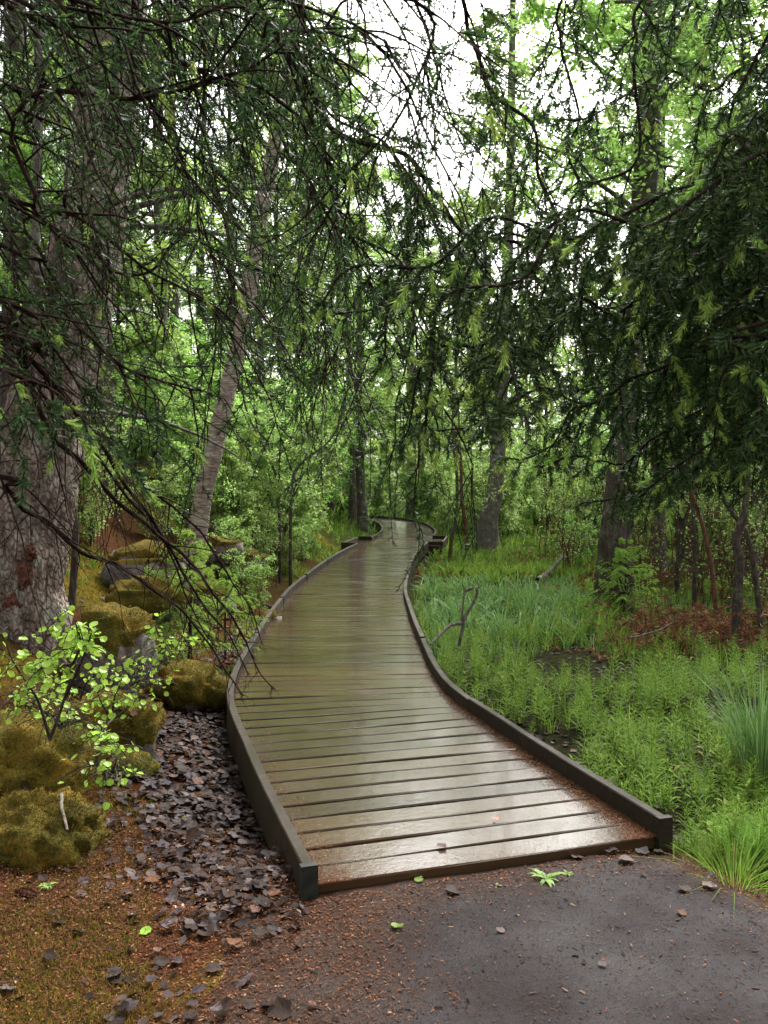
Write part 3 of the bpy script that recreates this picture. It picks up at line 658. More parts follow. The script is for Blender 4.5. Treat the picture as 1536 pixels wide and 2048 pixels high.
# burl, torn bark and stubs
def lump(c, r, seed, mat, name, parent, o):
    V, T = ICO[4]; f = fbm(V * 2 + seed, 4, seed); P = V * (1 + 1.1 * f + .5 * fbm(V * 6 + seed, 3, seed + 2))[:, None] * np.array(r); return Acc().add(P + np.asarray(c) - o, T).build(name, mat, parent, True)
lump(at(112, 590, 5.9), (.12, .08, .22), 5, M['bark_dark'], 'burl', root, b0)
lump(at(60, 660, 5.95), (.11, .09, .16), 6, M['bark_dark'], 'burl', root, b0)
for (px, py, rx, rz_) in ((48, 1150, .045, .11), (22, 1212, .05, .08), (62, 1105, .03, .05)):
    lump(at(px, py, 5.745), (rx, .022, rz_), int(px), M['raw_wood'], 'torn_bark', root, b0)
for k in range(14):
    A = Acc(); t_ = rng.uniform(.35, 1); idx = rng.integers(3, 9); p = np.array(path[idx]) + rng.normal(0, .05, 3); az = rng.uniform(0, 2 * np.pi); L = rng.uniform(.5, 2.2)
    D = np.array([math.cos(az), math.sin(az), rng.uniform(.1, .6)]); u = np.linspace(0, 1, 8)[:, None]; BP = p + D * L * u; BP[:, 2] -= .3 * L * u[:, 0] ** 2; tube(A, BP, .025 * (1 - .8 * u[:, 0]), 6); o = A.build('branch', M['bark_grey'], root, True); o.location = -b0

def spec_tree(name, label, path, radii, mat, crown=None, cscale=1, sides=24, amp=.06, freq=(6, 6, 2), seed=1, cz=None, moss=False):
    path = [np.asarray(p, float) for p in path]; b = path[0].copy(); b[2] = ground(b[0], b[1]); path = [np.array([b[0], b[1], b[2] - .3])] + path[1:]
    root = empty(name, b, 0, label, 'tree')
    V, Q = big_trunk('trunk', path, radii, sides, None, amp, freq, seed, root, None, .08)
    Acc().add(V - b, None, Q).build('trunk', M[mat], root, True)
    if moss:
        V2, Q2 = big_trunk('moss', [path[0], path[0] + (path[1] - path[0]) * .22], [radii[0] * 1.03, radii[0] * .98], sides, None, amp, freq, seed, root, None, .08)
        keep = Q2[(fbm(V2[Q2].mean(1) * 5, 3, 4) - .9 * (V2[Q2].mean(1)[:, 2] - b[2] - .25) > -.05)]
        Acc().add(V2 + nrm(V2 - np.array([b[0], b[1], 0])) * np.array([.02, .02, 0]) - b, None, keep).build('moss_cap', M['moss'], root, True)
    if crown:
        e = path[-2] - b; o = link('crown', PROTO[crown][2], root, (e[0] * .7, e[1] * .7, -.4), (0, 0, rng.uniform(0, 6)), cscale)
        o['kind'] = 'stuff'; o = link('branches', PROTO[crown][1], root, tuple(o.location), tuple(o.rotation_euler), cscale); o['kind'] = 'stuff'
    return root
spec_tree('birch_tree', 'slender birch leaning right over the left slope', [at(372, 1135, 9.4), at(400, 1030, 9.4), at(428, 900, 9.4), at(455, 780, 9.5), at(488, 640, 9.6), at(512, 480, 9.7), at(540, 340, 9.8), at(575, 150, 9.9), at(620, -150, 10), at(680, -600, 10)],
          [.135, .10, .094, .09, .088, .086, .082, .075, .06, .03], 'bark_birch', amp=.05, freq=(8, 8, 8), seed=3)
spec_tree('tall_tree', 'dark ridged trunk rising from the swamp at right', [at(1232, 1215, 11.5), at(1228, 1100, 11.5), at(1238, 1000, 11.5), at(1262, 700, 11.5), at(1285, 450, 11.6), at(1300, 200, 11.7), at(1315, -100, 11.8), at(1340, -700, 12)],
          [.32, .205, .19, .17, .16, .15, .13, .08], 'bark_dark', 'tall2', .95, 40, .10, (5, 5, 1.1), 8, moss=True)
spec_tree('tall_tree', 'grey trunk with a mossy foot past the clearing, right of the boardwalk bend', [at(972, 1098, 21.4), at(978, 1040, 21.4), at(992, 960, 21.5), at(1006, 700, 21.8), at(1018, 440, 22), at(1024, 130, 22), at(1030, -400, 22)],
          [.36, .22, .19, .16, .12, .09, .03], 'bark_pale', 'tall1', 1.1, 24, .06, (5, 5, 1.5), 9, moss=True)
spec_tree('tall_tree', 'pale grey trunk close to the far bend of the boardwalk', [at(722, 1062, 27), at(720, 980, 27), at(716, 800, 27), at(720, 600, 27), at(724, 420, 27)], [.26, .17, .13, .07, .02], 'bark_grey', 'tall3', 1.1, 16, .06, (5, 5, 2), 10)
spec_tree('tall_tree', 'darker twin trunk beside the pale one at the far bend', [at(704, 1066, 26.6), at(706, 980, 26.6), at(702, 800, 26.6), at(696, 640, 26.6), at(690, 480, 26.6)], [.16, .10, .08, .05, .02], 'bark_grey', None, 1, 16, .06, (5, 5, 2), 11)
spec_tree('tall_tree', 'straight trunk behind the last visible stretch of boardwalk', [at(823, 1032, 38.5), at(823, 900, 38.5), at(820, 600, 38.5), at(818, 250, 38.5)], [.28, .2, .12, .02], 'bark_pale', 'tall1', 1.2, 16, .05, (5, 5, 2), 12)
spec_tree('tall_tree', 'thin grey trunk left of the birch, first of a close pair', [at(330, 1030, 16), at(328, 900, 16), at(324, 700, 16), at(318, 400, 16), at(312, 0, 16)], [.16, .125, .115, .10, .07], 'bark_grey', 'tall2', .9, 16, .06, (6, 6, 2), 13)
spec_tree('tall_tree', 'thinner trunk just right of its twin behind the birch', [at(362, 1030, 17), at(356, 900, 17), at(350, 700, 17), at(346, 400, 17), at(340, 0, 17)], [.12, .095, .085, .08, .06], 'bark_grey', None, 1, 16, .06, (6, 6, 2), 14)
spec_tree('tall_tree', 'grey trunk half hidden by the big leaning trunk', [at(216, 1010, 12.5), at(213, 850, 12.5), at(208, 700, 12.5), at(200, 400, 12.5), at(195, 0, 12.5)], [.15, .125, .12, .10, .08], 'bark_grey', 'tall3', 1.0, 16, .06, (6, 6, 2), 15)
spec_tree('tall_tree', 'thin reddish trunk at the upper left edge, behind the big trunk', [at(52, 1000, 9.5), at(64, 680, 9.5), at(70, 500, 9.5), at(78, 200, 9.5), at(74, 0, 9.5), at(70, -500, 9.5)], [.08, .06, .05, .045, .045, .03], 'bark_grey', None, 1, 14, .06, (8, 8, 3), 16)
spec_tree('tall_tree', 'dim trunk at the far left edge of the woods', [at(20, 1000, 12), at(28, 700, 12), at(30, 400, 12), at(26, 0, 12)], [.2, .17, .15, .12], 'bark_dark', 'tall3', 1.1, 14, .06, (8, 8, 3), 17)
spec_tree('tall_tree', 'mid sized trunk in the brown thicket right of the dark ridged trunk', [at(1318, 1150, 17), at(1316, 1000, 17), at(1312, 700, 17), at(1310, 300, 17), at(1305, -50, 17)], [.17, .13, .12, .1, .07], 'bark_grey', 'tall3', 1.1, 16, .06, (6, 6, 2), 18)
spec_tree('tall_tree', 'broad brown trunk deep in the thicket near the right edge', [at(1376, 1140, 19), at(1374, 1000, 19), at(1380, 700, 19), at(1384, 300, 19)], [.26, .2, .18, .14], 'bark_dark', 'tall2', 1, 16, .06, (6, 6, 2), 19)
spec_tree('tall_tree', 'grey trunk at the right edge of the woods', [at(1500, 1140, 16), at(1506, 900, 16), at(1500, 500, 16), at(1490, 100, 16)], [.18, .14, .12, .1], 'bark_grey', 'tall1', 1, 16, .06, (6, 6, 2), 20)
# slim crooked saplings at the clearing's edge
spec_tree('slim_sapling', 'thin crooked green sapling growing next to the boardwalk bay', [at(897, 1130, 18.2), at(903, 1080, 18.2), at(912, 1040, 18.2), at(914, 960, 18.2), at(905, 850, 18.2), at(915, 700, 18.2)], [.05, .04, .035, .03, .022, .01], 'stem_green', None, 1, 10, .03)
spec_tree('slim_sapling', 'thin reddish sapling left of the mossy footed trunk', [at(936, 1108, 19.5), at(932, 1060, 19.5), at(924, 1000, 19.5), at(922, 940, 19.5), at(916, 800, 19.5)], [.06, .045, .04, .03, .015], 'bark_red', None, 1, 10, .03)
spec_tree('slim_sapling', 'dark twisted stem in front of the brown thicket', [at(1478, 1285, 8.9), at(1474, 1220, 8.9), at(1480, 1120, 8.9), at(1472, 1080, 8.9), at(1490, 1020, 8.9), at(1500, 900, 8.9), at(1530, 700, 9)], [.055, .05, .045, .04, .035, .03, .015], 'bark_dark', None, 1, 12, .10)
spec_tree('slim_sapling', 'slanting dark stem crossing the thicket at right', [at(1536, 1170, 9.2), at(1500, 1090, 9.2), at(1460, 1020, 9.2), at(1440, 980, 9.2), at(1420, 900, 9.2)], [.03, .026, .024, .02, .01], 'bark_dark', None, 1, 10, .05)
spec_tree('slim_sapling', 'pair stem leaning left in the brown thicket', [at(1440, 1240, 9.8), at(1425, 1150, 9.8), at(1405, 1050, 9.8), at(1375, 960, 9.8), at(1365, 860, 9.8)], [.03, .026, .022, .02, .01], 'bark_red', None, 1, 10, .05)
spec_tree('slim_sapling', 'upright slim stem between the dark trunk and twisted stem', [at(1388, 1200, 11.5), at(1390, 1100, 11.5), at(1386, 1000, 11.5), at(1392, 800, 11.5)], [.03, .026, .022, .012], 'bark_dark', None, 1, 10, .05)
spec_tree('slim_sapling', 'dark crooked stem rising right of the big leaning trunk', [at(136, 1180, 7.2), at(150, 1110, 7.2), at(148, 1000, 7.2), at(152, 880, 7.2), at(160, 700, 7.2)], [.035, .03, .026, .024, .012], 'bark_dark', None, 1, 10, .08)
spec_tree('slim_sapling', 'curved dark stem in front of the leafy bushes', [at(580, 1050, 13), at(583, 985, 13), at(600, 930, 13), at(660, 880, 13), at(690, 820, 13)], [.03, .022, .018, .014, .006], 'bark_dark', None, 1, 10, .05)
spec_tree('slim_sapling', 'dark stem running up beside the curved one', [at(560, 1050, 13.6), at(556, 980, 13.6), at(530, 900, 13.6), at(490, 810, 13.6), at(482, 700, 13.6)], [.03, .022, .018, .014, .006], 'bark_dark', None, 1, 10, .05)

# ---- leafy bushes and young trees, placed one by one
def rot(): return rng.uniform(0, 2 * math.pi)
G = 'leafy bushes lining the left of the boardwalk'
for k, (x, y, sc, lab) in enumerate([
    (-2.1, 13.4, .85, 'leafy bush behind the birch, first of the row left of the boardwalk'),
    (-1.85, 15.0, .95, 'second bush of the row, pale leaves hanging near the kerb'),
    (-1.95, 16.9, 1.05, 'third bush of the row left of the boardwalk'),
    (-1.75, 19.0, 1.0, 'fourth bush of the row, leaning to the passing bay'),
    (-1.9, 21.8, 1.05, 'fifth bush of the row, beside the passing bay'),
    (-1.75, 24.6, 1.05, 'sixth bush of the row, before the twin trunks'),
    (-3.4, 15.6, 1.1, 'bush on the slope behind the second of the row'),
    (-3.5, 19.0, 1.2, 'tall bush behind the row at the passing bay'),
    (-4.4, 12.8, .95, 'bush on the slope between the twin trunks and the birch'),
    (-2.55, 14.3, .8, 'bush wedged between the first and second of the row'),
    (-2.5, 16.0, .95, 'bush wedged between the second and third of the row'),
    (-2.6, 18.2, 1.0, 'bush wedged between the third and fourth of the row'),
    (-2.4, 20.6, 1.0, 'bush wedged between the fourth and fifth of the row'),
    (-2.3, 23.2, 1.05, 'bush wedged between the fifth and sixth of the row'),
    (-1.9, 26.4, .9, 'bush at the foot of the twin trunks'),
    (-4.9, 17.0, 1.1, 'bush high on the slope behind the thin trunks')]):
    plant('bush1' if k % 2 == 0 else 'bush2', 'leafy_bush', x, y, rot(), sc, lab, 'bush', G, parts=('stems', 'twigs', 'foliage'))
for k, (x, y, key, sc, lab) in enumerate([
    (-6.0, 14.5, 'bush2', 1.0, 'pale leafy bush at the left edge below the dim trunk'),
    (-3.2, 9.8, 'bush3', .9, 'low bush behind the big leaning trunk'),
    (-1.6, 10.8, 'bush3', .55, 'small green bush next to the kerb before the birch rocks'),
    (-1.75, 7.0, 'bush3', .35, 'tiny bilberry bush behind the upright boulder'),
    (-.9, 31.0, 'bush1', .8, 'bush inside the far bend of the boardwalk'),
    (1.9, 37.5, 'bush2', 1.0, 'bush across the far bend of the boardwalk'),
    (-.4, 38.2, 'bush1', 1.0, 'dark bush behind the end of the boardwalk'),
    (2.2, 25.5, 'bush2', .8, 'bush on the outside of the bend past the bay'),
    (3.2, 28.0, 'bush1', .95, 'bush in the woods right of the far boardwalk'),
    (5.0, 21.5, 'bush2', .75, 'bush between the mossy footed trunk and the dark trunk'),
    (7.2, 19.0, 'bush1', .8, 'bush behind the dark ridged trunk'),
    (9.2, 17.5, 'bush2', .8, 'bush at the right edge behind the thicket'),
    (3.9, 17.8, 'bush3', .8, 'low bush at the back of the green clearing')]):
    plant(key, 'leafy_bush', x, y, rot(), sc, lab, 'bush', None, parts=('stems', 'twigs', 'foliage'))
# sparse thin stemmed shrubs in the brown thicket
TH = [(4.4, 13.0), (5.6, 12.2), (5.2, 15.0), (6.6, 14.0), (3.6, 20.0), (2.6, 22.4), (4.6, 18.6), (7.6, 12.6), (6.2, 10.6), (4.9, 11.4), (8.4, 15.5), (2.0, 20.0), (1.75, 23.5), (5.8, 17.2), (3.1, 24.5), (6.9, 16.8)]
TH.sort(key=lambda p: p[0] / p[1]); ordn = ['first', 'second', 'third', 'fourth', 'fifth', 'sixth', 'seventh', 'eighth', 'ninth', 'tenth', 'eleventh', 'twelfth', 'thirteenth', 'fourteenth', 'fifteenth', 'sixteenth'] + ['seventeenth', 'eighteenth', 'nineteenth', 'twentieth'] + ['%s-%s' % (a, b) if b else c for a, c in (('twenty', 'twentieth'), ('thirty', 'thirtieth'), ('forty', 'fortieth'), ('fifty', 'fiftieth')) for b in ('', 'first', 'second', 'third', 'fourth', 'fifth', 'sixth', 'seventh', 'eighth', 'ninth')][1:]
for k, (x, y) in enumerate(TH):
    plant('thin1' if k % 2 else 'thin2', 'thin_shrub', x, y, rot(), rng.uniform(.85, 1.35), 'sparse thin stemmed shrub, %s from the boardwalk in the brown thicket' % ordn[k], 'shrub', 'thin shrubs in the thicket', parts=('stems', 'twigs', 'foliage'))
for (x, y, sc, key, lab) in ((-2.9, 9.2, .62, 'thin2', 'sparse twiggy shrub on the mossy slope right of the big trunk'), (-2.3, 10.4, .6, 'thin1', 'thin shrub on the slope behind the birch foot'), (-3.6, 11.2, .8, 'thin1', 'thin leafy shrub on the slope left of the birch'),
    (-1.75, 13.0, .55, 'thin2', 'small thin shrub below the first bush of the row'), (-1.55, 14.6, .5, 'bush3', 'small leafy shrub beside the kerb under the second bush'), (-1.5, 16.6, .6, 'bush3', 'small leafy shrub beside the kerb under the third bush'), (-1.45, 18.3, .6, 'bush3', 'small leafy shrub beside the kerb before the bay'), (-2.0, 11.9, .7, 'bush3', 'green shrub between the birch and the first bush'), (-3.0, 11.7, .75, 'bush3', 'green shrub left of the birch on the orange slope'), (-2.75, 12.9, .7, 'bush2', 'leafy shrub behind the birch on the orange slope'), (-3.5, 9.9, .7, 'bush3', 'green shrub beside the big trunk on the slope'), (-4.2, 10.2, .8, 'bush3', 'green shrub high on the slope behind the big trunk')):
    plant(key, 'slope_shrub', x, y, rot(), sc, lab, 'shrub', None, parts=('stems', 'twigs', 'foliage'))
BT = sorted([(5.0, 10.2), (5.9, 11.3), (4.4, 11.9), (6.8, 12.0), (5.4, 13.4), (4.1, 14.2), (7.4, 14.4), (6.2, 13.0), (3.3, 15.6), (4.7, 16.2), (5.0, 9.2), (4.3, 9.7)], key=lambda p: p[0] / p[1])
for k, (x, y) in enumerate(BT):
    plant('bare1', 'bare_shrub', x, y, rot(), rng.uniform(.8, 1.3), 'nearly leafless brown shrub, %s from the boardwalk around the dark ridged trunk' % ordn[k], 'shrub', 'bare brown shrubs of the thicket', parts=('stems', 'twigs', 'foliage'))
# young trees filling the woods
g2 = np.random.default_rng(77); pts = []
def try_add(x, y, key, sc, dmin=1.2):
    if dist_walk(np.array([x]), np.array([y]))[0] < 1.9: return
    if any((x - a) ** 2 + (y - b) ** 2 < dmin ** 2 for a, b, *_ in pts): return
    pts.append((x, y, key, sc))
for k in range(700):
    y = g2.uniform(15, 42); x = g2.uniform(-.62, .62) * y
    if x > 0 and y < 21 + .0 * x and x < 9: continue
    if len(pts) > 64: break
    left = x < -.06 * y
    if left and y < 26 and x > -5.5: continue
    key = g2.choice(['mid1', 'mid2', 'tall1', 'tall2', 'tall3', 'mid3'] if left else ['mid1', 'mid3', 'mid2', 'tall3', 'mid1', 'tall1'], p=[.26, .24, .14, .12, .14, .10] if left else [.28, .20, .16, .10, .14, .12])
    try_add(x, y, key, g2.uniform(.8, 1.2), 1.7)
names = {'mid1': ('young_tree', 'slender young tree'), 'mid2': ('young_tree', 'bluish green young tree'), 'mid3': ('young_tree', 'thin red barked young tree'), 'tall1': ('tall_tree', 'tall grey stemmed tree'), 'tall2': ('tall_tree', 'tallest grey stemmed tree'), 'tall3': ('tall_tree', 'dark stemmed tree')}
for key in names:
    for zone, nm in ((0, 'left of the walkway'), (1, 'right of the walkway')):
        sel = sorted([p for p in pts if p[2] == key and (p[0] > .02 * p[1]) == bool(zone)], key=lambda p: p[0] / p[1])
        for j, (x, y, _, sc) in enumerate(sel):
            plant(key, names[key][0], x, y, rot(), sc, '%s, %s from the left in the woods %s' % (names[key][1], ordn[j], nm), 'tree', 'trees of the far woods', tilt=(g2.normal(0, .03), g2.normal(0, .03)))
for (x, y, sc, key, lab) in ((-1.9, 41.5, 1.0, 'tall1', 'tall pale tree behind the last bend, left of the straight trunk'), (1.9, 43, 1.05, 'tall2', 'tall pale tree behind the last bend, right of the straight trunk'), (3.4, 35, 1.0, 'tall1', 'tall leafy tree right of the far boardwalk'), (-2.9, 31, .95, 'tall2', 'tall leafy tree inside the far bend'), (5.6, 30, .9, 'tall3', 'slender tall tree behind the mossy footed trunk'), (.4, 47, 1.1, 'tall3', 'tall tree straight behind the end of the boardwalk'),
    (-2.3, 27.5, 1.15, 'tall2', 'tall leafy tree between the row of bushes and the twin trunks'), (-1.5, 37.8, 1.2, 'tall2', 'tall leafy tree just behind the last bend'), (7.4, 24.0, 1.15, 'tall2', 'tall leafy tree behind the thicket'), (-3.2, 23.0, 1.05, 'tall1', 'tall leafy tree behind the fifth bush of the row')):
    plant(key, 'tall_tree', x, y, rot(), sc, lab, 'tree', 'trees of the far woods')
for k, (x, y, sc, lab) in enumerate([(-3.7, 22, .9, 'dark spruce behind the bushes left of the boardwalk'), (-7.5, 19, 1.1, 'dark spruce high on the left slope'), (-.1, 41, .55, 'dark young spruce at the end of the visible boardwalk'), (-9.5, 24, 1.1, 'dark spruce at the left edge of the far woods'), (-5.4, 27, 1.15, 'dark spruce deep in the woods behind the birch'), (11, 30, 1.0, 'dark spruce deep in the woods at right'), (-4.6, 14.2, .75, 'dark spruce behind the close pair of thin trunks')]):
    plant('spruce_far', 'spruce_tree', x, y, rot(), sc, lab, 'spruce')

# low bushes under the far trees
und = []
for k in range(900):
    y = g2.uniform(19, 43); x = g2.uniform(-.58, .58) * y
    if x > 0 and y < 23 and x < 9: continue
    if dist_walk(np.array([x]), np.array([y]))[0] < 2.1 or any((x - a) ** 2 + (y - b) ** 2 < 2.9 for a, b, *_ in und): continue
    und.append((x, y, g2.choice(['bush1', 'bush2']), g2.uniform(.75, 1.25)))
    if len(und) >= 90: break
for zone, nm in ((0, 'left of the boardwalk'), (1, 'right of the boardwalk')):
    for j, (x, y, key, sc) in enumerate(sorted([p for p in und if (p[0] > .02 * p[1]) == bool(zone)], key=lambda p: p[0] / p[1])):
        plant(key, 'understory_bush', x, y, rot(), sc, 'understory bush, %s from the left in the far woods %s' % (ordn[j], nm), 'bush', 'understory bushes of the far woods', parts=('stems', 'twigs', 'foliage'))

# the wood beyond, one mass of trunks and leaves
A = Acc(); n = 85000
y = rng.uniform(43, 70, n); x = rng.uniform(-.6, .6, n) * y; hz = rng.beta(1.0, 1.7, n) * (12 + 8 * vnoise(np.stack([x * .22, y * .22, 0 * x], -1), 4)) + (3.5 * (x < -.02 * y))
keep = vnoise(np.stack([x * .5, y * .5, hz * .6], -1), 6) > -.35; x, y, hz = x[keep], y[keep], hz[keep]; n = len(x)
leaves(A, np.stack([x, y, .3 + np.maximum(hz, .05)], -1), rdir(n), nrm(rdir(n) + np.array([0, -.4, .8])), rng.uniform(.16, .36, n), 'diamond', 1, 0)
for k in range(170):
    yy = rng.uniform(43, 75); xx = rng.uniform(-.7, .7) * yy; hh = rng.uniform(8, 16); u = np.linspace(0, 1, 5)[:, None]
    tube(A, np.array([xx, yy, -.3]) + u * np.array([rng.normal(0, .5), 0, hh]), np.linspace(1, .3, 5) * rng.uniform(.08, .22), 6, 1)
tag(A.build('far_wood', [M['leaf_spring'], M['bark_grey']]), 'far green wood closing off the view', 'wood', None, 'stuff')

# ------------------------------------------------------------------ spruce boughs overhead
class Bough:
    def __init__(s): s.w, s.nd, s.new = Acc(), Acc(), Acc()
def needles_on(acc, P, dens, t0, ln=(.014, .022), wide=1.0, spread=.8):
    """P (m,n,3) twig lines; needles sit from t0 (m,) to the tip"""
    m, n, _ = P.shape; L = np.linalg.norm(np.diff(P, axis=1), axis=2).sum(1); t0 = np.broadcast_to(t0, (m,))
    cnt = rng.poisson(np.maximum(L * (1 - t0) * dens * 1.10, 0)); N_ = int(cnt.sum())
    if N_ == 0: return
    li = np.repeat(np.arange(m), cnt); t = t0[li] + (1 - t0[li]) * rng.random(N_); f = t * (n - 1); i0 = np.minimum(f.astype(int), n - 2); fr = (f - i0)[:, None]
    C = P[li, i0] * (1 - fr) + P[li, i0 + 1] * fr; T = nrm(P[li, i0 + 1] - P[li, i0]); rd = rdir(N_, .25); rd = nrm(rd - T * (rd * T).sum(1, keepdims=True))
    leaves(acc, C, T * .62 + rd * spread, rdir(N_), rng.uniform(*ln, N_), 'needle', wide)
def shoot_tips(acc, P, D, n=64, ln=(.009, .019), body=.034):
    """soft pale tufts of the year's new growth at the points P"""
    m = len(P); n_ = m * n; li = np.repeat(np.arange(m), n); t = rng.random(n_); sc = rng.uniform(.6, 1.25, m)[li]; D2 = nrm(D + np.array([0, 0, -.25]) + rng.normal(0, .35, (m, 3))); rd = rdir(n_); rd = nrm(rd - D2[li] * (rd * D2[li]).sum(1, keepdims=True))
    leaves(acc, P[li] + D2[li] * (t * body * sc)[:, None], D2[li] * rng.uniform(.5, 1.1, n_)[:, None] + rd * (rng.uniform(.35, 1.0, n_) * (1.1 - .5 * t))[:, None], rdir(n_), rng.uniform(*ln, n_) * sc, 'needle', .95)
def bough(parent, o, ctrl, r=(.016, .003), s0=.15, sp=.05, L1=.45, dens=650, droop=.35, hang=0.0, sub=.045, L2=.14, lime=.12, bare_in=.25, prof='tip', sides=7, label=None, sub_n=True, need1=.3, mat='twig', wig=.02, side_bias=0.35, nlen=(.014, .022), nwide=1.2, kink=.026):
    """one main branch with side twigs, their twigs, needles and new tips"""
    P = catmull(ctrl, .02); n = len(P); P = P + np.stack([vnoise(np.stack([np.arange(n) * .16, 0 * P[:, 0] + k * 9 + P[0, 0] * 5, 0 * P[:, 0]], -1), 3) for k in range(3)], -1) * wig * .5
    s = np.r_[0, np.cumsum(np.linalg.norm(np.diff(P, axis=0), axis=1))]; Lt = s[-1]; u = s / Lt
    B = Bough(); tube(B.w, P, r[0] + (r[1] - r[0]) * u ** .8, sides)
    ss = np.arange(s0 * Lt, Lt, sp); ss = ss + rng.uniform(-.4, .4, len(ss)) * sp; ss = ss[ss < Lt]; ss = np.r_[ss, Lt - .004, Lt - .012]; m = len(ss)
    b = np.stack([np.interp(ss, s, P[:, c]) for c in range(3)], -1); b2 = np.stack([np.interp(np.minimum(ss + .03, Lt), s, P[:, c]) for c in range(3)], -1); b1 = np.stack([np.interp(np.maximum(ss - .03, 0), s, P[:, c]) for c in range(3)], -1)
    T = nrm(b2 - b1); side = np.cross(T, np.array([0, 0, 1.0])); side = nrm(side + 1e-4); upv = np.cross(side, T)
    sg = np.where(np.arange(m) % 2 == 0, 1, -1); roll = rng.normal(-.15, side_bias + .25, m); al = rng.uniform(.6, 1.15, m)
    D = T * np.cos(al)[:, None] + (side * (sg * np.cos(roll))[:, None] + upv * np.sin(roll)[:, None]) * np.sin(al)[:, None]
    D = nrm(D * (1 - hang) + np.array([0, 0, -1.0]) * hang)
    x = (ss - s0 * Lt) / ((1 - s0) * Lt + 1e-6); pr = np.clip({'tip': (1.02 - x) ** .6 * np.minimum(1, .4 + 2.5 * x), 'even': .75 + 0 * x, 'grow': .35 + .65 * x}[prof], .12, 1)
    L = L1 * pr * rng.uniform(.45, 1.1, m); w = np.linspace(0, 1, 8)
    TP = b[:, None] + D[:, None] * (L[:, None] * w)[:, :, None]; TP += np.cumsum(rng.normal(0, kink, (m, 8, 3)) * L[:, None, None], 1) * w[None, :, None]; TP[:, :, 2] -= droop * L[:, None] * w ** 2
    V, Q = tubes(TP, np.maximum(.0008, (.0016 + .005 * L)[:, None] * (1 - .75 * w)), 3); B.w.add(V, None, Q)
    needles_on(B.nd, TP, dens * .8, need1, nlen, nwide)
    if dens > 500: needles_on(B.nd, P[None, int(n * .55):], dens * .5, 0.0)
    TW = [TP]
    if sub:
        cnt = np.maximum(1, (L * (1 - bare_in) / sub)).astype(int); bi = np.repeat(np.arange(m), cnt); M2 = len(bi); tt = bare_in + (1 - bare_in) * rng.random(M2); f = tt * 7; i0 = np.minimum(f.astype(int), 6); fr = (f - i0)[:, None]
        p2 = TP[bi, i0] * (1 - fr) + TP[bi, i0 + 1] * fr; T2 = nrm(TP[bi, i0 + 1] - TP[bi, i0]); sd = nrm(np.cross(T2, nrm(rng.normal(size=(M2, 3)) * .45 + np.array([0, .35, 1.0])))) * rng.choice([-1, 1], M2)[:, None]
        d2 = nrm(T2 * .75 + sd * .75 + np.array([0, 0, -.12])); l2 = L2 * (1.1 - .6 * tt) * rng.uniform(.4, 1.1, M2) * np.minimum(1, L[bi] / .25); w2 = np.linspace(0, 1, 3)
        TP2 = p2[:, None] + d2[:, None] * (l2[:, None] * w2)[:, :, None]; TP2[:, :, 2] -= .22 * l2[:, None] * w2 ** 2
        V, Q = tubes(TP2[:, ::2], np.broadcast_to(.0016 * (1 - .5 * w2[::2]), (M2, 2)), 3); B.w.add(V, None, Q)
        if sub_n: needles_on(B.nd, TP2, dens, 0.05, nlen, nwide)
        TW.append(TP2)
    if lime > 0:
        for Tw in TW:
            sel = rng.random(len(Tw)) < lime
            if sel.any(): shoot_tips(B.new, Tw[sel, -1], nrm(Tw[sel, -1] - Tw[sel, -2]))
    br = B.w.build('branch', M[mat], parent, True); br.location = -np.asarray(o)
    if B.nd.n: nd = B.nd.build('needles', M['needle'], br); nd['kind'] = 'stuff'
    if B.new.n: nw = B.new.build('new_shoots', M['needle_new'], br); nw['kind'] = 'stuff'
    if label: br['label'] = label
    return br

def big_spruce(x, y, r0, H_, label, seed):
    z = ground(x, y); o = np.array([x, y, z]); root = empty('overhanging_spruce', o, 0, label, 'spruce')
    path = [(x, y, z - .4), (x + .02, y, z + .6), (x + .05, y + .02, z + 3), (x + .1, y, z + 7), (x + .1, y, z + H_)]
    V, Q = big_trunk('trunk', path, [r0 * 1.5, r0 * 1.05, r0 * .9, r0 * .65, .03], 40, None, .10, (6, 6, 3), seed, root, None, .06)
    Acc().add(V - o, None, Q).build('trunk', M['bark_dark'], root, True)
    return root, o
SPL, OL = big_spruce(-2.45, 1.35, .21, 13, 'old spruce whose drooping boughs hang in from the left', 41)
SPR, OR = big_spruce(2.75, 1.7, .20, 13, 'old spruce whose dense boughs hang in from the right', 42)
tl = lambda z, dx=.12: np.array([-2.45 + dx, 1.40, z]); tr = lambda z: np.array([2.62, 1.74, z])
def pts_(*a): return [at(*p) for p in a]
# bare dead boughs slanting down across the big trunk
DEAD = dict(r=(.016, .0022), s0=.22, dens=0, sub_n=False, lime=0, mat='twig_dead', L1=.42, sp=.045, droop=.25, hang=.12, sub=.10, L2=.12, side_bias=.5, wig=.03)
bough(SPL, OL, [tl(2.35)] + pts_((-60, 640, 1.95), (35, 700, 2.0), (97, 846, 2.1), (146, 905, 2.15), (228, 993, 2.3), (308, 1075, 2.4), (400, 1140, 2.6), (455, 1230, 2.75), (540, 1385, 2.95)), **DEAD, label='bare dead bough slanting down across the big trunk')
bough(SPL, OL, [tl(2.30)] + pts_((-60, 610, 1.9), (47, 700, 2.0), (132, 788, 2.1), (205, 890, 2.2), (250, 963, 2.3), (300, 1050, 2.4), (372, 1150, 2.55), (440, 1250, 2.7), (492, 1352, 2.8)), **DEAD)
bough(SPL, OL, [tl(1.9)] + pts_((-80, 930, 2.0), (0, 963, 2.05), (38, 1010, 2.1), (102, 1045, 2.2), (155, 1090, 2.25), (250, 1140, 2.4), (322, 1190, 2.5), (400, 1275, 2.6), (455, 1340, 2.7), (492, 1390, 2.75)), **DEAD)
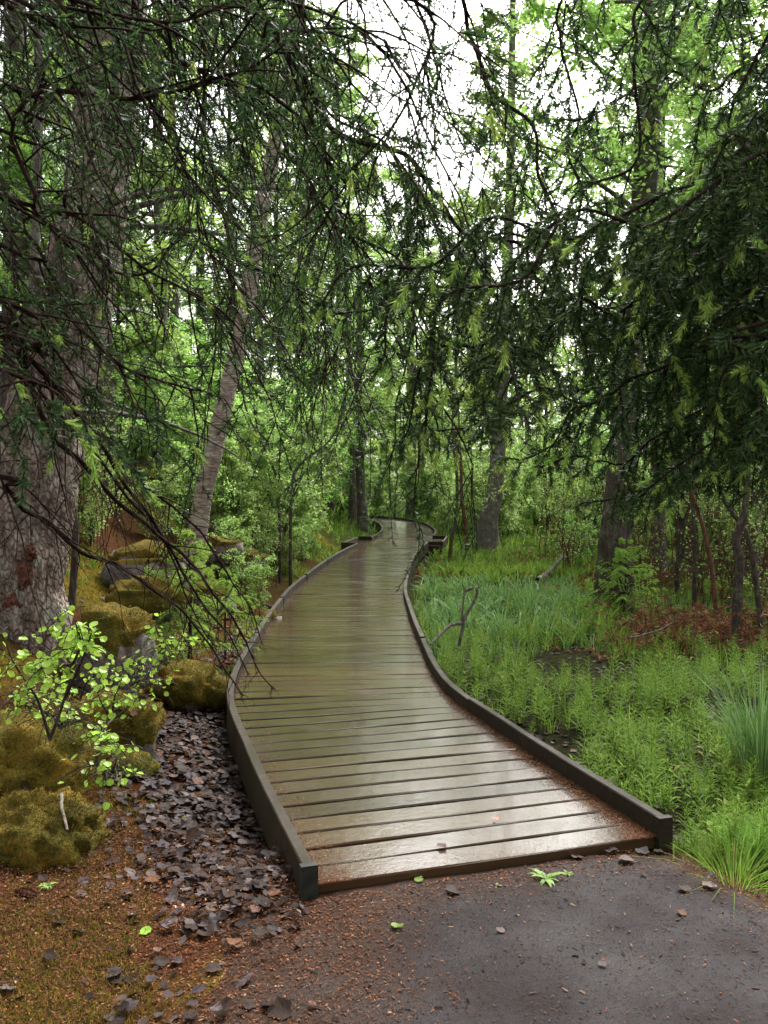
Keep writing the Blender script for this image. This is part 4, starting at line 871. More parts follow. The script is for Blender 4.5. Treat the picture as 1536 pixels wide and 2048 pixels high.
bough(SPL, OL, [tl(2.2)] + pts_((-50, 680, 2.1), (90, 790, 2.25), (185, 900, 2.4), (262, 1000, 2.5), (330, 1100, 2.6), (380, 1200, 2.7), (430, 1290, 2.8)), **dict(DEAD, r=(.013, .002)))
bough(SPL, OL, [tl(2.2)] + pts_((-40, 660, 2.2), (110, 760, 2.3), (230, 900, 2.45), (330, 1010, 2.6), (410, 1080, 2.75), (480, 1180, 2.9), (520, 1290, 3.0)), **dict(DEAD, r=(.011, .002)))
# the curtain of hanging twigs, upper left
HANG = dict(r=(.013, .002), wig=.10, s0=.15, sp=.038, L1=.55, droop=.42, hang=.30, sub=.05, L2=.18, dens=130, lime=.06, bare_in=.2, need1=.75, prof='even', kink=.055, side_bias=.7, mat='twig_dead')
bough(SPL, OL, [tl(3.0)] + pts_((-100, 300, 1.5), (50, 235, 1.5), (300, 215, 1.5), (420, 170, 1.5), (530, 130, 1.5), (640, 90, 1.55), (760, 70, 1.6)), **HANG)
bough(SPL, OL, [tl(3.5)] + pts_((-50, -80, 1.7), (180, -60, 1.8), (330, 10, 1.9), (385, 120, 1.95), (400, 200, 2.0), (412, 330, 2.05), (422, 440, 2.1), (440, 560, 2.15)), **dict(HANG, L1=.42, hang=.25))
bough(SPL, OL, [tl(3.6)] + pts_((0, -130, 1.8), (300, -60, 1.9), (520, 60, 2.0), (690, 230, 2.1), (800, 320, 2.15), (870, 400, 2.2), (940, 465, 2.25), (1060, 540, 2.3), (1140, 620, 2.35)), **dict(HANG, r=(.020, .004), L1=.46, hang=.25, dens=420, lime=.08))
bough(SPL, OL, [tl(3.7)] + pts_((200, -260, 1.5), (600, -150, 1.5), (815, -20, 1.55), (802, 150, 1.6), (765, 240, 1.65), (700, 330, 1.7), (650, 430, 1.75)), **dict(HANG, L1=.42, hang=.35, dens=240))
bough(SPL, OL, [tl(3.4)] + pts_((-50, -20, 1.4), (150, 20, 1.4), (270, 60, 1.45), (480, 40, 1.5), (620, 20, 1.55)), **dict(HANG, L1=.48))
bough(SPL, OL, [tl(3.3)] + pts_((-60, 120, 2.2), (150, 160, 2.3), (340, 300, 2.4), (480, 420, 2.5), (570, 520, 2.6), (620, 640, 2.7), (650, 740, 2.75)), **dict(HANG, L1=.42, hang=.25, dens=330))
bough(SPL, OL, [tl(2.9)] + pts_((-80, 420, 1.55), (60, 400, 1.6), (180, 470, 1.65), (300, 540, 1.7), (400, 640, 1.8), (460, 720, 1.85)), **dict(HANG, L1=.34, hang=.35, dens=420, lime=.10))
bough(SPL, OL, [tl(2.6)] + pts_((-80, 520, 1.35), (30, 560, 1.4), (130, 640, 1.45), (210, 700, 1.5), (300, 760, 1.6), (360, 800, 1.65)), **dict(HANG, L1=.26, hang=.3, dens=450, lime=.12))
bough(SPL, OL, [tl(2.5)] + pts_((-90, 640, 1.2), (-10, 690, 1.25), (50, 750, 1.3), (90, 800, 1.35)), **dict(HANG, L1=.2, hang=.3, dens=700, lime=.3))
bough(SPL, OL, [tl(3.2)] + pts_((-80, 200, 1.8), (60, 190, 1.9), (130, 120, 1.9), (200, 70, 1.95), (270, -10, 2.0)), **dict(HANG, L1=.5))
bough(SPL, OL, [tl(3.6)] + pts_((100, -150, 2.4), (420, 20, 2.5), (560, 200, 2.6), (640, 330, 2.7), (680, 480, 2.8), (700, 620, 2.85), (720, 760, 2.9)), **dict(HANG, L1=.42, hang=.22, dens=380, lime=.08))
bough(SPL, OL, [tl(3.3)] + pts_((-40, 60, 2.6), (250, 200, 2.7), (380, 330, 2.8), (520, 400, 2.9), (640, 420, 3.0)), **dict(HANG, L1=.5, hang=.3, dens=260))
bough(SPL, OL, [tl(3.8)] + pts_((300, -300, 1.8), (700, -200, 1.9), (880, -40, 1.95), (925, 60, 2.0), (965, 130, 2.0), (1030, 265, 2.0), (1090, 350, 2.05), (1150, 470, 2.1), (1210, 600, 2.1)), **dict(HANG, r=(.016, .003), L1=.36, hang=.25, dens=480, lime=.08))
bough(SPL, OL, [tl(3.0)] + pts_((0, 350, 2.5), (150, 400, 2.6), (250, 560, 2.7), (410, 470, 2.8), (560, 560, 2.85), (600, 680, 2.9)), **dict(HANG, r=(.012, .003), L1=.4, hang=.35, dens=280))
# dense needled boughs, right half
DEN = dict(r=(.009, .002), s0=.18, sp=.026, L1=.36, droop=.5, hang=.22, sub=.026, L2=.14, dens=760, wig=.09, lime=.15, bare_in=.15, need1=.2, prof='tip')
bough(SPR, OR, [tr(2.5)] + pts_((1640, 470, 1.9), (1536, 492, 1.85), (1400, 530, 1.8), (1210, 580, 1.75), (1080, 670, 1.6), (1010, 760, 1.4), (965, 850, 1.25)), **dict(DEN, lime=.12))
bough(SPR, OR, [tr(2.1)] + pts_((1660, 740, 2.2), (1536, 770, 2.1), (1420, 800, 2.1), (1300, 850, 2.0), (1190, 910, 2.0), (1110, 940, 2.0), (1060, 950, 2.0)), **DEN)
bough(SPR, OR, [tr(3.1)] + pts_((1660, 180, 1.9), (1500, 260, 1.8), (1350, 380, 1.75), (1230, 440, 1.7), (1090, 480, 1.65), (950, 510, 1.65), (850, 560, 1.6), (770, 650, 1.6), (730, 740, 1.6)), **dict(DEN, L1=.30))
bough(SPR, OR, [tr(1.9)] + pts_((1680, 880, 2.5), (1540, 890, 2.5), (1430, 910, 2.45), (1330, 950, 2.4), (1230, 985, 2.4)), **dict(DEN, L1=.34))
bough(SPR, OR, [tr(3.6)] + pts_((1680, -150, 1.9), (1450, -120, 1.7), (1310, -40, 1.6), (1288, 110, 1.6), (1245, 280, 1.6), (1165, 400, 1.6), (1080, 520, 1.6), (1010, 640, 1.6)), **dict(DEN, s0=.45, sp=.06, L1=.28, dens=600))
bough(SPR, OR, [tr(2.8)] + pts_((1680, 330, 2.3), (1540, 420, 2.3), (1440, 530, 2.3), (1350, 680, 2.3), (1270, 790, 2.3), (1230, 880, 2.3)), **dict(DEN, L1=.40))
bough(SPR, OR, [tr(2.5)] + pts_((1660, 520, 1.6), (1540, 600, 1.6), (1470, 690, 1.6), (1410, 800, 1.6), (1385, 900, 1.6)), **dict(DEN, L1=.26))
bough(SPR, OR, [tr(3.5)] + pts_((1700, 0, 2.2), (1560, 70, 2.1), (1450, 120, 2.0), (1350, 150, 1.95), (1230, 190, 1.9), (1120, 260, 1.9)), **dict(DEN, sp=.06, L1=.30, dens=620, lime=.15))
bough(SPR, OR, [tr(3.0)] + pts_((1680, 330, 2.8), (1500, 360, 2.8), (1280, 420, 2.8), (1050, 400, 2.8), (930, 340, 2.8), (820, 300, 2.8)), **dict(DEN, sp=.07, L1=.42, dens=380, sub=.06))
bough(SPR, OR, [tr(3.2)] + pts_((1660, 250, 1.5), (1500, 330, 1.4), (1300, 430, 1.35), (1100, 470, 1.35), (980, 540, 1.35), (880, 640, 1.35), (820, 760, 1.4), (800, 860, 1.45)), **dict(DEN, L1=.24, s0=.35))
bough(SPR, OR, [tr(2.3)] + pts_((1680, 640, 1.9), (1500, 660, 1.8), (1330, 700, 1.75), (1200, 740, 1.7), (1120, 830, 1.7), (1090, 910, 1.75)), **dict(DEN, L1=.32))
bough(SPR, OR, [tr(3.6)] + pts_((1700, -60, 1.6), (1560, 0, 1.5), (1510, 120, 1.5), (1480, 260, 1.5), (1430, 400, 1.5), (1400, 520, 1.5)), **dict(DEN, s0=.35, sp=.05, L1=.26, dens=650))
bough(SPR, OR, [tr(3.3)] + pts_((1700, 100, 2.7), (1536, 210, 2.7), (1420, 300, 2.7), (1300, 480, 2.7), (1220, 640, 2.7), (1150, 760, 2.7), (1000, 820, 2.7)), **dict(DEN, L1=.42, dens=600))
bough(SPR, OR, [tr(3.8)] + pts_((1600, -250, 2.3), (1300, -200, 2.3), (1150, -60, 2.3), (1130, 100, 2.3), (1140, 300, 2.3), (1120, 450, 2.3), (1040, 600, 2.3), (950, 700, 2.3), (900, 800, 2.3)), **dict(DEN, s0=.4, L1=.36, sp=.05, dens=560))
bough(SPR, OR, [tr(2.0)] + pts_((1680, 800, 1.9), (1540, 850, 1.9), (1440, 870, 1.85), (1350, 920, 1.8), (1290, 960, 1.8)), **dict(DEN, L1=.30))
bough(SPR, OR, [tr(2.2)] + pts_((1680, 700, 2.6), (1500, 740, 2.6), (1350, 790, 2.5), (1200, 850, 2.5), (1080, 900, 2.5), (1010, 930, 2.5)), **dict(DEN, L1=.38))
bough(SPR, OR, [tr(2.6)] + pts_((1680, 450, 2.1), (1480, 520, 2.1), (1300, 560, 2.0), (1130, 590, 2.0), (1000, 630, 2.0), (900, 700, 2.0), (850, 790, 2.0)), **dict(DEN, L1=.34))
bough(SPR, OR, [tr(2.9)] + pts_((1680, 380, 1.8), (1450, 440, 1.8), (1250, 500, 1.8), (1080, 530, 1.8), (930, 560, 1.8), (800, 560, 1.8), (700, 600, 1.8), (640, 660, 1.8)), **dict(DEN, L1=.26))
bough(SPR, OR, [tr(2.4)] + pts_((1680, 560, 1.3), (1560, 620, 1.3), (1490, 740, 1.3), (1470, 860, 1.3), (1460, 940, 1.35)), **dict(DEN, L1=.2))
bough(SPL, OL, [tl(3.4)] + pts_((100, -60, 2.0), (420, 180, 2.0), (600, 330, 2.0), (720, 450, 2.0), (790, 560, 2.0), (820, 680, 2.0), (850, 790, 2.0)), **dict(HANG, L1=.40, dens=300))
bough(SPR, OR, [tr(3.1)] + pts_((1680, 260, 1.5), (1400, 380, 1.5), (1150, 450, 1.5), (960, 470, 1.5), (820, 500, 1.5), (700, 560, 1.5), (620, 640, 1.5)), **dict(DEN, s0=.5, L1=.24))
# more dense boughs, then the unseen upper ones that shade the foreground
bough(SPL, OL, [tl(3.6)] + pts_((300, -100, 2.2), (600, 120, 2.2), (760, 300, 2.2), (860, 430, 2.2), (930, 560, 2.2), (960, 700, 2.2), (985, 820, 2.2)), **dict(DEN, s0=.5, L1=.36))
bough(SPR, OR, [tr(2.7)] + pts_((1680, 420, 1.9), (1450, 520, 1.9), (1250, 600, 1.9), (1080, 640, 1.9), (930, 690, 1.9), (830, 770, 1.9), (780, 860, 1.9)), **dict(DEN, s0=.4, L1=.28))
bough(SPR, OR, [tr(2.4)] + pts_((1680, 600, 2.2), (1400, 680, 2.2), (1200, 760, 2.2), (1050, 800, 2.2), (930, 850, 2.2), (860, 900, 2.2)), **dict(DEN, s0=.4, L1=.30))
bough(SPR, OR, [tr(1.9)] + pts_((1680, 840, 2.2), (1500, 900, 2.2), (1380, 940, 2.2), (1250, 965, 2.2), (1150, 975, 2.2)), **dict(DEN, L1=.28))
HB = []  # unseen upper boughs complete the spruces, thickened and spread to darken the ground below
for k in range(4):
    c = [np.array([2.4 * t_, rng.normal(0, .08), -.30 * 2.4 * t_ ** 1.5]) for t_ in (0, .3, .65, 1)]
    b_ = bough(SPL, (0, 0, 0), c, r=(.02, .004), sp=.09, L1=.75, dens=70, sub=.10, L2=.25, lime=0, nlen=(.035, .05), nwide=1.9)
    n_ = b_.children[0]; HB.append((b_.data, n_.data)); bpy.data.objects.remove(n_); bpy.data.objects.remove(b_)
for (sp_, o_, sx) in ((SPL, OL, -1), (SPR, OR, 1)):
    for k in range(30):
        az = k * 2.4 + rng.uniform(-.3, .3); z = 4.3 + 6.5 * (k / 30) ** 1.2; L = 3.3 * (1 - z / 14) + .5
        br = link('branch', HB[k % 4][0], sp_, (0, 0, z), (0, 0, az), L / 2.4)
        nd = link('needles', HB[k % 4][1], br); nd['kind'] = 'stuff'



# ------------------------------------------------------------------ near plants on the left
# lime green sapling, each leaf a piece of its own
lm = Acc(); leaves(lm, [(0, 0, 0)], [(1, 0, 0)], [(0, 0, 1)], 1.0, 'round'); LIME = lm.mesh('leaf', M['leaf_lime'])
def leafy_sapling(base, stems, label, nleaf, ls, seed, name='leafy_sapling', tuftspread=.05):
    g = np.random.default_rng(seed); base = np.array([base[0], base[1], base[2]]); root = empty(name, base, 0, label, 'sapling'); A = Acc(); tips = []
    for st in stems:
        P = catmull([np.asarray(p) - base for p in st], .02); tube(A, P, np.linspace(.0075, .0022, len(P)), 7)
        for k in range(13):
            i = int(len(P) * g.uniform(.42, .99)); D = nrm(g.normal(size=3) * np.array([1, .7, .35])); L = g.uniform(.05, .16); u = np.linspace(0, 1, 5)[:, None]
            q = P[min(i, len(P) - 1)] + D * L * u; q[:, 2] += .04 * u[:, 0] - .06 * u[:, 0] ** 2; tube(A, q, .0018, 4); tips.append((q, D))
    A.build('stem', M['bark_dark'], root, True)
    for k in range(nleaf):
        q, D = tips[g.integers(len(tips))]; p = q[g.integers(1, 5)] + g.normal(0, .012, 3); d = nrm(D * .7 + g.normal(size=3) * .7 + np.array([0, -.25, -.5])); nn = nrm(np.array([0, -.35, 1.0]) + g.normal(size=3) * .4)
        Z = nn - d * np.dot(nn, d); Z /= np.linalg.norm(Z); Yv = np.cross(Z, d); o = link('leaf', LIME, root, p, Matrix((d, Yv, Z)).transposed().to_euler(), ls * g.uniform(.55, 1.2))
    return root
b = at(100, 1480, 3.75); b[2] = max(b[2], .3)
leafy_sapling(b, [[b, at(128, 1400, 3.72), at(145, 1320, 3.68), at(112, 1225, 3.65)], [at(128, 1400, 3.72), at(160, 1330, 3.6), at(185, 1260, 3.5)], [b, at(75, 1400, 3.7), at(30, 1330, 3.6), at(5, 1270, 3.55)], [at(145, 1330, 3.68), at(95, 1330, 3.6), at(55, 1360, 3.5)], [at(140, 1340, 3.65), at(160, 1290, 3.5), at(150, 1240, 3.4)]],
              'bright lime green broadleaf sapling at the foot of the big trunk', 300, .033, 5)
b = at(225, 1440, 4.5)
leafy_sapling(b, [[b, at(228, 1400, 4.5), at(240, 1370, 4.45)], [b, at(205, 1410, 4.4), at(195, 1385, 4.4)], [b, at(250, 1420, 4.4), at(275, 1395, 4.35)], [b, at(215, 1450, 4.3), at(205, 1480, 4.2)]], 'small bilberry sprig on the mossy boulder', 90, .034, 6, 'bilberry_sprig')
b = at(325, 1290, 5.9)
leafy_sapling(b, [[b, at(318, 1270, 5.8), at(310, 1250, 5.75)], [b, at(335, 1300, 5.7), at(330, 1325, 5.65)], [b, at(355, 1285, 5.75), at(380, 1270, 5.7)]], 'bilberry sprig hanging over the dark hollow', 80, .036, 7, 'bilberry_sprig')
b = at(190, 1530, 3.9)
leafy_sapling(b, [[b, at(200, 1490, 3.9), at(215, 1465, 3.9)], [b, at(225, 1510, 3.85), at(240, 1490, 3.8)]], 'small green sprig on the slope of the mossy mound', 46, .032, 8, 'bilberry_sprig')
b = at(160, 1400, 4.6)
leafy_sapling(b, [[b, at(170, 1370, 4.6), at(190, 1350, 4.5)], [b, at(130, 1380, 4.5), at(110, 1365, 4.4)]], 'leafy sprig behind the lime sapling', 60, .035, 9, 'bilberry_sprig')
for k, (px, py, Y_, n_, lab) in enumerate(((255, 1350, 4.9, 60, 'bilberry sprig at the top of the grey boulder by the leaves'), (120, 1455, 4.0, 50, 'bilberry sprig in the moss under the lime sapling'), (285, 1375, 4.7, 40, 'bilberry sprig on the right shoulder of the grey boulder'), (60, 1420, 4.2, 44, 'leafy sprig at the left edge on the mossy mound'), (215, 1560, 3.75, 34, 'little sprig on the side of the moss cushion'))):
    b = at(px, py, Y_); b[2] = max(b[2], ground(b[0], b[1])); q = lambda a, c, d: b + np.array([a, d, c])
    leafy_sapling(b, [[b, q(.03, .06, 0), q(.05, .11, -.02)], [b, q(-.05, .05, .02), q(-.09, .08, 0)], [b, q(.07, .03, -.03), q(.12, .05, -.04)], [b, q(0, .05, -.05), q(-.02, .09, -.08)]], lab, n_, .03, 20 + k, 'bilberry_sprig')
x, y = -1.62, 7.35
plant('spruce_small', 'spruce_sapling', x, y, .4, 1.35, 'little bushy spruce with pale green tips beside the kerb', 'spruce sapling', z=.30)
plant('spruce_small', 'spruce_sapling', -1.42, 7.9, 2.1, .95, 'smaller pale spruce behind the little bushy spruce', 'spruce sapling', z=.16)
x, y = 5.0, 11.0; plant('spruce_small', 'spruce_sapling', at(1250, 1180, 11)[0], 11.0, 1.0, 1.5, 'pale young spruce in front of the dark ridged trunk', 'spruce sapling')

# ------------------------------------------------------------------ swamp plants, grass, dead bracken
def grass_tuft(acc, c, n, h, spread, lean=.35, w=.011, m=0):
    az = rng.uniform(0, 2 * np.pi, n); ln = rng.uniform(.05, 1, n) * lean; L = h * rng.uniform(.5, 1.05, n); u = np.array([0, .4, .75, 1.0])
    O = np.stack([np.cos(az), np.sin(az), 0 * az], -1); b = np.asarray(c) + O * (spread * rng.random(n))[:, None]
    P = b[:, None] + O[:, None] * (L[:, None] * ln[:, None] * (u ** 2)[None] * 1.6)[:, :, None]; P[:, :, 2] += L[:, None] * (u - .45 * ln[:, None] * u ** 3)
    S = np.stack([-np.sin(az), np.cos(az), 0 * az], -1); S = nrm(S + rng.normal(0, .4, (n, 3))); wd = np.array([1, .9, .55, .02]) * w / 2
    Vv = np.concatenate([P[:, :, None] + S[:, None, None] * wd[None, :, None, None], P[:, :, None] - S[:, None, None] * wd[None, :, None, None]], 2).reshape(-1, 3)
    q = np.array([(2 * k, 2 * k + 1, 2 * k + 3, 2 * k + 2) for k in range(3)]); acc.add(Vv, None, (q[None] + (np.arange(n) * 8)[:, None, None]).reshape(-1, 4), m)
def horsetail(acc, c, h, m=0, whorls=9, per=7):
    az0 = rng.uniform(0, 6.28); tip = np.array([rng.normal(0, .06), rng.normal(0, .06), 1.0]) * h; c = np.asarray(c)
    V, Q = tubes((c + np.linspace(0, 1, 3)[:, None] * tip)[None], np.array([[.0022, .0018, .0008]]), 3); acc.add(V, None, Q, m)
    n = whorls * per; t = np.repeat(np.linspace(.25, .97, whorls), per); az = az0 + np.tile(np.arange(per), whorls) * 6.283 / per + rng.normal(0, .2, n)
    D = np.stack([np.cos(az), np.sin(az), .35 + .4 * t], -1); leaves(acc, c + t[:, None] * tip, D, np.tile([0, 0, 1.0], (n, 1)) + rng.normal(0, .2, (n, 3)), h * (.36 * (1.1 - t) + .05) * rng.uniform(.8, 1.2, n), 'blade', .55, m)
def lance_plant(acc, c, h, m=0, pairs=7):
    c = np.asarray(c); tip = np.array([rng.normal(0, .1), rng.normal(0, .1), 1.0]) * h; V, Q = tubes((c + np.linspace(0, 1, 3)[:, None] * tip)[None], np.array([[.0025, .002, .001]]), 3); acc.add(V, None, Q, m)
    n = pairs * 2; t = np.repeat(np.linspace(.25, 1, pairs), 2); az = rng.uniform(0, 6.28) + np.repeat(np.arange(pairs) * 1.57, 2) + np.tile([0, 3.14], pairs) + rng.normal(0, .25, n)
    D = np.stack([np.cos(az), np.sin(az), .15 + .7 * (t - .3)], -1); leaves(acc, c + t[:, None] * tip, D, np.tile([0, 0, 1.0], (n, 1)) + rng.normal(0, .15, (n, 3)), h * .34 * rng.uniform(.7, 1.2, n), 'lance', 1.0, m)
A = Acc()
def right_of_walk(x, y, d=.88): return dist_walk(np.array([x]), np.array([y]))[0] > d and x > np.interp(np.clip(y, 3.45, 28), CXY, CXX)
cnt = 0
N1 = vnoise
for k in range(5600):
    y = 3.75 + 9.5 * rng.random() ** 1.25; x = rng.uniform(-.2, .50) * y + .3
    if not right_of_walk(x, y): continue
    if y < 4.3 and x < 1.35: continue
    dn = vnoise(np.array([x * 1.1, y * 1.1, 2.2]), 7)
    if dn < -.14 + .42 * rng.random() - .10 * (y - 4): continue
    z = ground(x, y) - .01; q = rng.random(); v = vnoise(np.array([x * .6, y * .6, 8.0]), 12)
    if y > 8 and q < .22: grass_tuft(A, (x, y, z), 7, rng.uniform(.18, .36), .05, .5, .009, 0 if v < .1 else 1)
    elif q < .48 + .3 * v: horsetail(A, (x, y, z), rng.uniform(.14, .32), 2, 8, 6)
    elif q < .86: lance_plant(A, (x, y, z), rng.uniform(.07, .20), 0, rng.integers(4, 8))
    else: grass_tuft(A, (x, y, z), 8, rng.uniform(.12, .26), .04, .6, .008, 0)
    cnt += 1
for k in range(2600):
    y = rng.uniform(9, 26); x = rng.uniform(-.06, .5) * y
    if not right_of_walk(x, y, .95): continue
    z = ground(x, y) - .02; v = vnoise(np.array([x * .5, y * .5, 8.0]), 12)
    blue = (x / y < .22) and (9.5 < y < 14.5) and v > -.35
    if x / y > .27 and v < .25: continue
    grass_tuft(A, (x, y, z), 9, rng.uniform(.14, .36), .12, .7, .012 + .0006 * y, 1 if blue else (0 if v < .2 else 2))
for k in range(1100):
    y = rng.uniform(22, 44); x = rng.uniform(-.3, .5) * y
    if dist_walk(np.array([x]), np.array([y]))[0] < 1.0: continue
    grass_tuft(A, (x, y, ground(x, y) - .02), 9, rng.uniform(.3, .6), .35, .7, .03, 0)
for k in range(1500):        # sparse greenery along the left of the boardwalk and under the bushes
    y = rng.uniform(7, 27); dl = rng.random() ** 1.5 * 3.2 + .12; x = left_edge(y) - dl
    if vnoise(np.array([x * .8, y * .8, 5.0]), 3) < .0: continue
    grass_tuft(A, (x, y, ground(x, y) - .02), 6, rng.uniform(.10, .26), .08, .7, .008 + .0005 * y, 0)
tag(A.build('ground_cover', [M['grass'], M['grass_blue'], M['horsetail']]), 'low green swamp plants covering the wet ground', 'ground cover', None, 'stuff')

def clump(name, label, x, y, parts, cat):
    z = ground(x, y); root = empty(name, (x, y, z), 0, label, cat); A = Acc()
    for f in parts: f(A)
    return root, A
c = at(1520, 1560, 4.75); r_, A = clump('sedge_tussock', 'tall blue green rush tussock at the right edge', c[0], 4.75, [], 'grass tussock')
grass_tuft(A, (0, 0, 0), 300, .72, .13, .42, .007); A.build('blades', M['grass_blue'], r_); A = Acc(); grass_tuft(A, (0, 0, -.01), 120, .22, .13, .9, .007); A.build('dead_blades', M['bracken'], r_)
c = at(1470, 1760, 3.45); r_, A = clump('grass_tussock', 'arching yellow green grass tussock at the path edge', c[0], 3.45, [], 'grass tussock')
grass_tuft(A, (0, 0, 0), 190, .30, .10, 1.1, .005); A.build('blades', M['horsetail'], r_); A = Acc(); grass_tuft(A, (0, 0, 0), 70, .24, .10, 1.3, .005); A.build('dead_blades', M['bracken'], r_)
c = at(1405, 1690, 3.62); r_, A = clump('horsetail_clump', 'feathery horsetails crowding the right kerb end', c[0], 3.62, [], 'horsetail')
for k in range(34): horsetail(A, (rng.normal(0, .09), rng.normal(.03, .06), 0), rng.uniform(.13, .24), 0, 11, 9)
A.build('fronds', M['horsetail'], r_)
c = at(1500, 1690, 3.75); r_, A = clump('horsetail_clump', 'feathery horsetails behind the arching grass tussock', c[0], 3.75, [], 'horsetail')
for k in range(30): horsetail(A, (rng.normal(0, .10), rng.normal(0, .07), 0), rng.uniform(.14, .25), 0, 11, 9)
A.build('fronds', M['horsetail'], r_)
c = at(1345, 1712, 3.52); r_, A = clump('broadleaf_weed', 'small broadleaf weed and grass at the corner of the right kerb', c[0], 3.5, [], 'weed')
n = 26; leaves(A, np.stack([rng.normal(0, .05, n), rng.normal(0, .035, n), rng.uniform(.02, .10, n)], -1), rdir(n) * np.array([1, 1, .2]), np.tile([0, -.3, 1.0], (n, 1)) + rng.normal(0, .3, (n, 3)), rng.uniform(.03, .055, n), 'round'); grass_tuft(A, (0, 0, 0), 22, .20, .05, .9, .006)
A.build('leaves', M['leaf_spring'], r_)
for (px, py, Y_, sz, lab) in ((1092, 1742, 3.36, .075, 'flat green rosette weed at the foot of the end plank'), (990, 1762, 3.3, .03, 'tiny seedling on the grit left of the rosette'), (1135, 1735, 3.4, .035, 'tiny seedling right of the rosette'), (95, 1790, 3.3, .04, 'tiny green seedling near the fallen cone')):
    c = at(px, py, Y_); r_, A = clump('rosette_weed', lab, c[0], Y_, [], 'weed'); n = 11; az = np.arange(n) * 2.4
    r_.location.z = max(r_.location.z, .036) + .004; leaves(A, np.zeros((n, 3)), np.stack([np.cos(az), np.sin(az), rng.uniform(.1, .5, n)], -1), np.tile([0, 0, 1.0], (n, 1)), sz * rng.uniform(.6, 1.2, n), 'lance', 1.3); A.build('leaves', M['leaf_spring'], r_)
def dead_clump(x, y, h, n, lab, spread=.5):
    r_, A = clump('dead_bracken', lab, x, y, [], 'dead bracken'); m = n; az = rng.uniform(0, 6.28, m); b = np.stack([rng.normal(0, spread, m), rng.normal(0, spread, m), np.zeros(m) - .03], -1)
    L = h * rng.uniform(.4, 1.1, m); el = rng.uniform(.2, 1.3, m); D = np.stack([np.cos(az) * np.cos(el), np.sin(az) * np.cos(el), np.sin(el)], -1); u = np.linspace(0, 1, 6); P = b[:, None] + D[:, None] * (L[:, None] * u)[:, :, None]; P[:, :, 2] -= .55 * L[:, None] * u ** 2.2
    P += np.cumsum(rng.normal(0, .03, P.shape) * L[:, None, None], 1); P[:, :, 2] = np.maximum(P[:, :, 2], .005); V, Q = tubes(P, np.broadcast_to(.0045 * (1 - .7 * u), (m, 6)), 3); A.add(V, None, Q)
    k = 26; li = np.repeat(np.arange(m), k); f = rng.uniform(1, 5, m * k); i0 = np.minimum(f.astype(int), 4); fr = (f - i0)[:, None]; C = P[li, i0] * (1 - fr) + P[li, i0 + 1] * fr
    leaves(A, C, rdir(m * k, -.3), rdir(m * k), rng.uniform(.04, .11, m * k), 'needle', 1.2); A.build('fronds', M['bracken'], r_)
dead_clump(at(1380, 1250, 9.4)[0], 9.4, 1.0, 190, 'heap of rusty brown dead bracken around the twisted stem', .42)
dead_clump(at(1290, 1270, 9.0)[0], 9.0, .6, 90, 'low brown bracken left of the rusty heap', .35)
dead_clump(at(1470, 1240, 9.6)[0], 9.6, .85, 110, 'brown bracken at the right edge by the twisted stem', .35)
dead_clump(at(1400, 1120, 13.5)[0], 13.5, .7, 70, 'rusty bracken among the thin stems behind the heap', .6)
dead_clump(at(1280, 1090, 15)[0], 15, .8, 60, 'rusty bracken right behind the dark ridged trunk', .6)
dead_clump(at(1160, 1120, 14)[0], 14, .55, 55, 'brown bracken left of the dark ridged trunk', .5)
dead_clump(at(1075, 1060, 19)[0], 19, .8, 55, 'brown bracken right of the mossy footed trunk', .6)
dead_clump(at(880, 1150, 15.5)[0], 15.5, .35, 55, 'dry brown stalks along the kerb before the bay', .5)
dead_clump(at(960, 1120, 18)[0], 18, .4, 50, 'dry brown stalks at the foot of the mossy footed trunk', .5)

# dead forked branch standing in the clearing
root_p = at(918, 1290, 7.6); r_ = empty('dead_branch', (root_p[0], 7.6, ground(root_p[0], 7.6)), 0, 'crooked bare dead branch standing in the green clearing by the kerb', 'branch'); ob = np.array(r_.location); A = Acc()
def stick(A, P, r0, r1, ob, n=9):
    P = catmull(P, .03) - ob; tube(A, P + fbm(P[:, [0, 1, 2]] * 9, 2, 3)[:, None] * .012, np.linspace(r0, r1, len(P)), n)
stick(A, [at(918, 1292, 7.6), at(924, 1262, 7.6), at(927, 1240, 7.6), at(937, 1222, 7.62), at(952, 1195, 7.65), at(954, 1180, 7.65), at(946, 1176, 7.65), at(930, 1183, 7.65)], .016, .012, ob)
stick(A, [at(862, 1288, 7.3), at(888, 1262, 7.45), at(903, 1250, 7.55), at(926, 1247, 7.6)], .010, .016, ob)
stick(A, [at(924, 1246, 7.6), at(925, 1215, 7.6), at(928, 1190, 7.6), at(924, 1168, 7.6)], .009, .005, ob)
stick(A, [at(954, 1181, 7.65), at(958, 1170, 7.65), at(953, 1165, 7.65)], .006, .003, ob); stick(A, [at(932, 1183, 7.65), at(929, 1176, 7.65)], .006, .003, ob)
A.build('stick', M['bark_grey'], r_, True)
def lying(name, P, r0, r1, mat, label, cat='stick', drop=True):
    P = [np.asarray(p, float) for p in P]; ob = P[0].copy(); A = Acc(); stick(A, P, r0, r1, ob); o = A.build(name, M[mat], None, True); o.location = ob; return tag(o, label, cat)
def gp(px, py, Y_, up=.012):
    p = at(px, py, Y_); p[2] = max(ground(p[0], p[1]), .034 if (p[1] < 3.4 and p[0] > -.3) else -9) + up; return p
lying('fallen_stick', [gp(498, 1866, 3.02), gp(528, 1872, 2.98), gp(562, 1882, 2.95)], .007, .005, 'bark_dark', 'short black stick on the brown litter left of the path')
lying('fallen_stick', [gp(12, 1650, 3.7, .03), gp(40, 1680, 3.6, .02), gp(68, 1716, 3.5, .015)], .007, .004, 'bark_dark', 'thin dark twig lying below the mossy cushion')
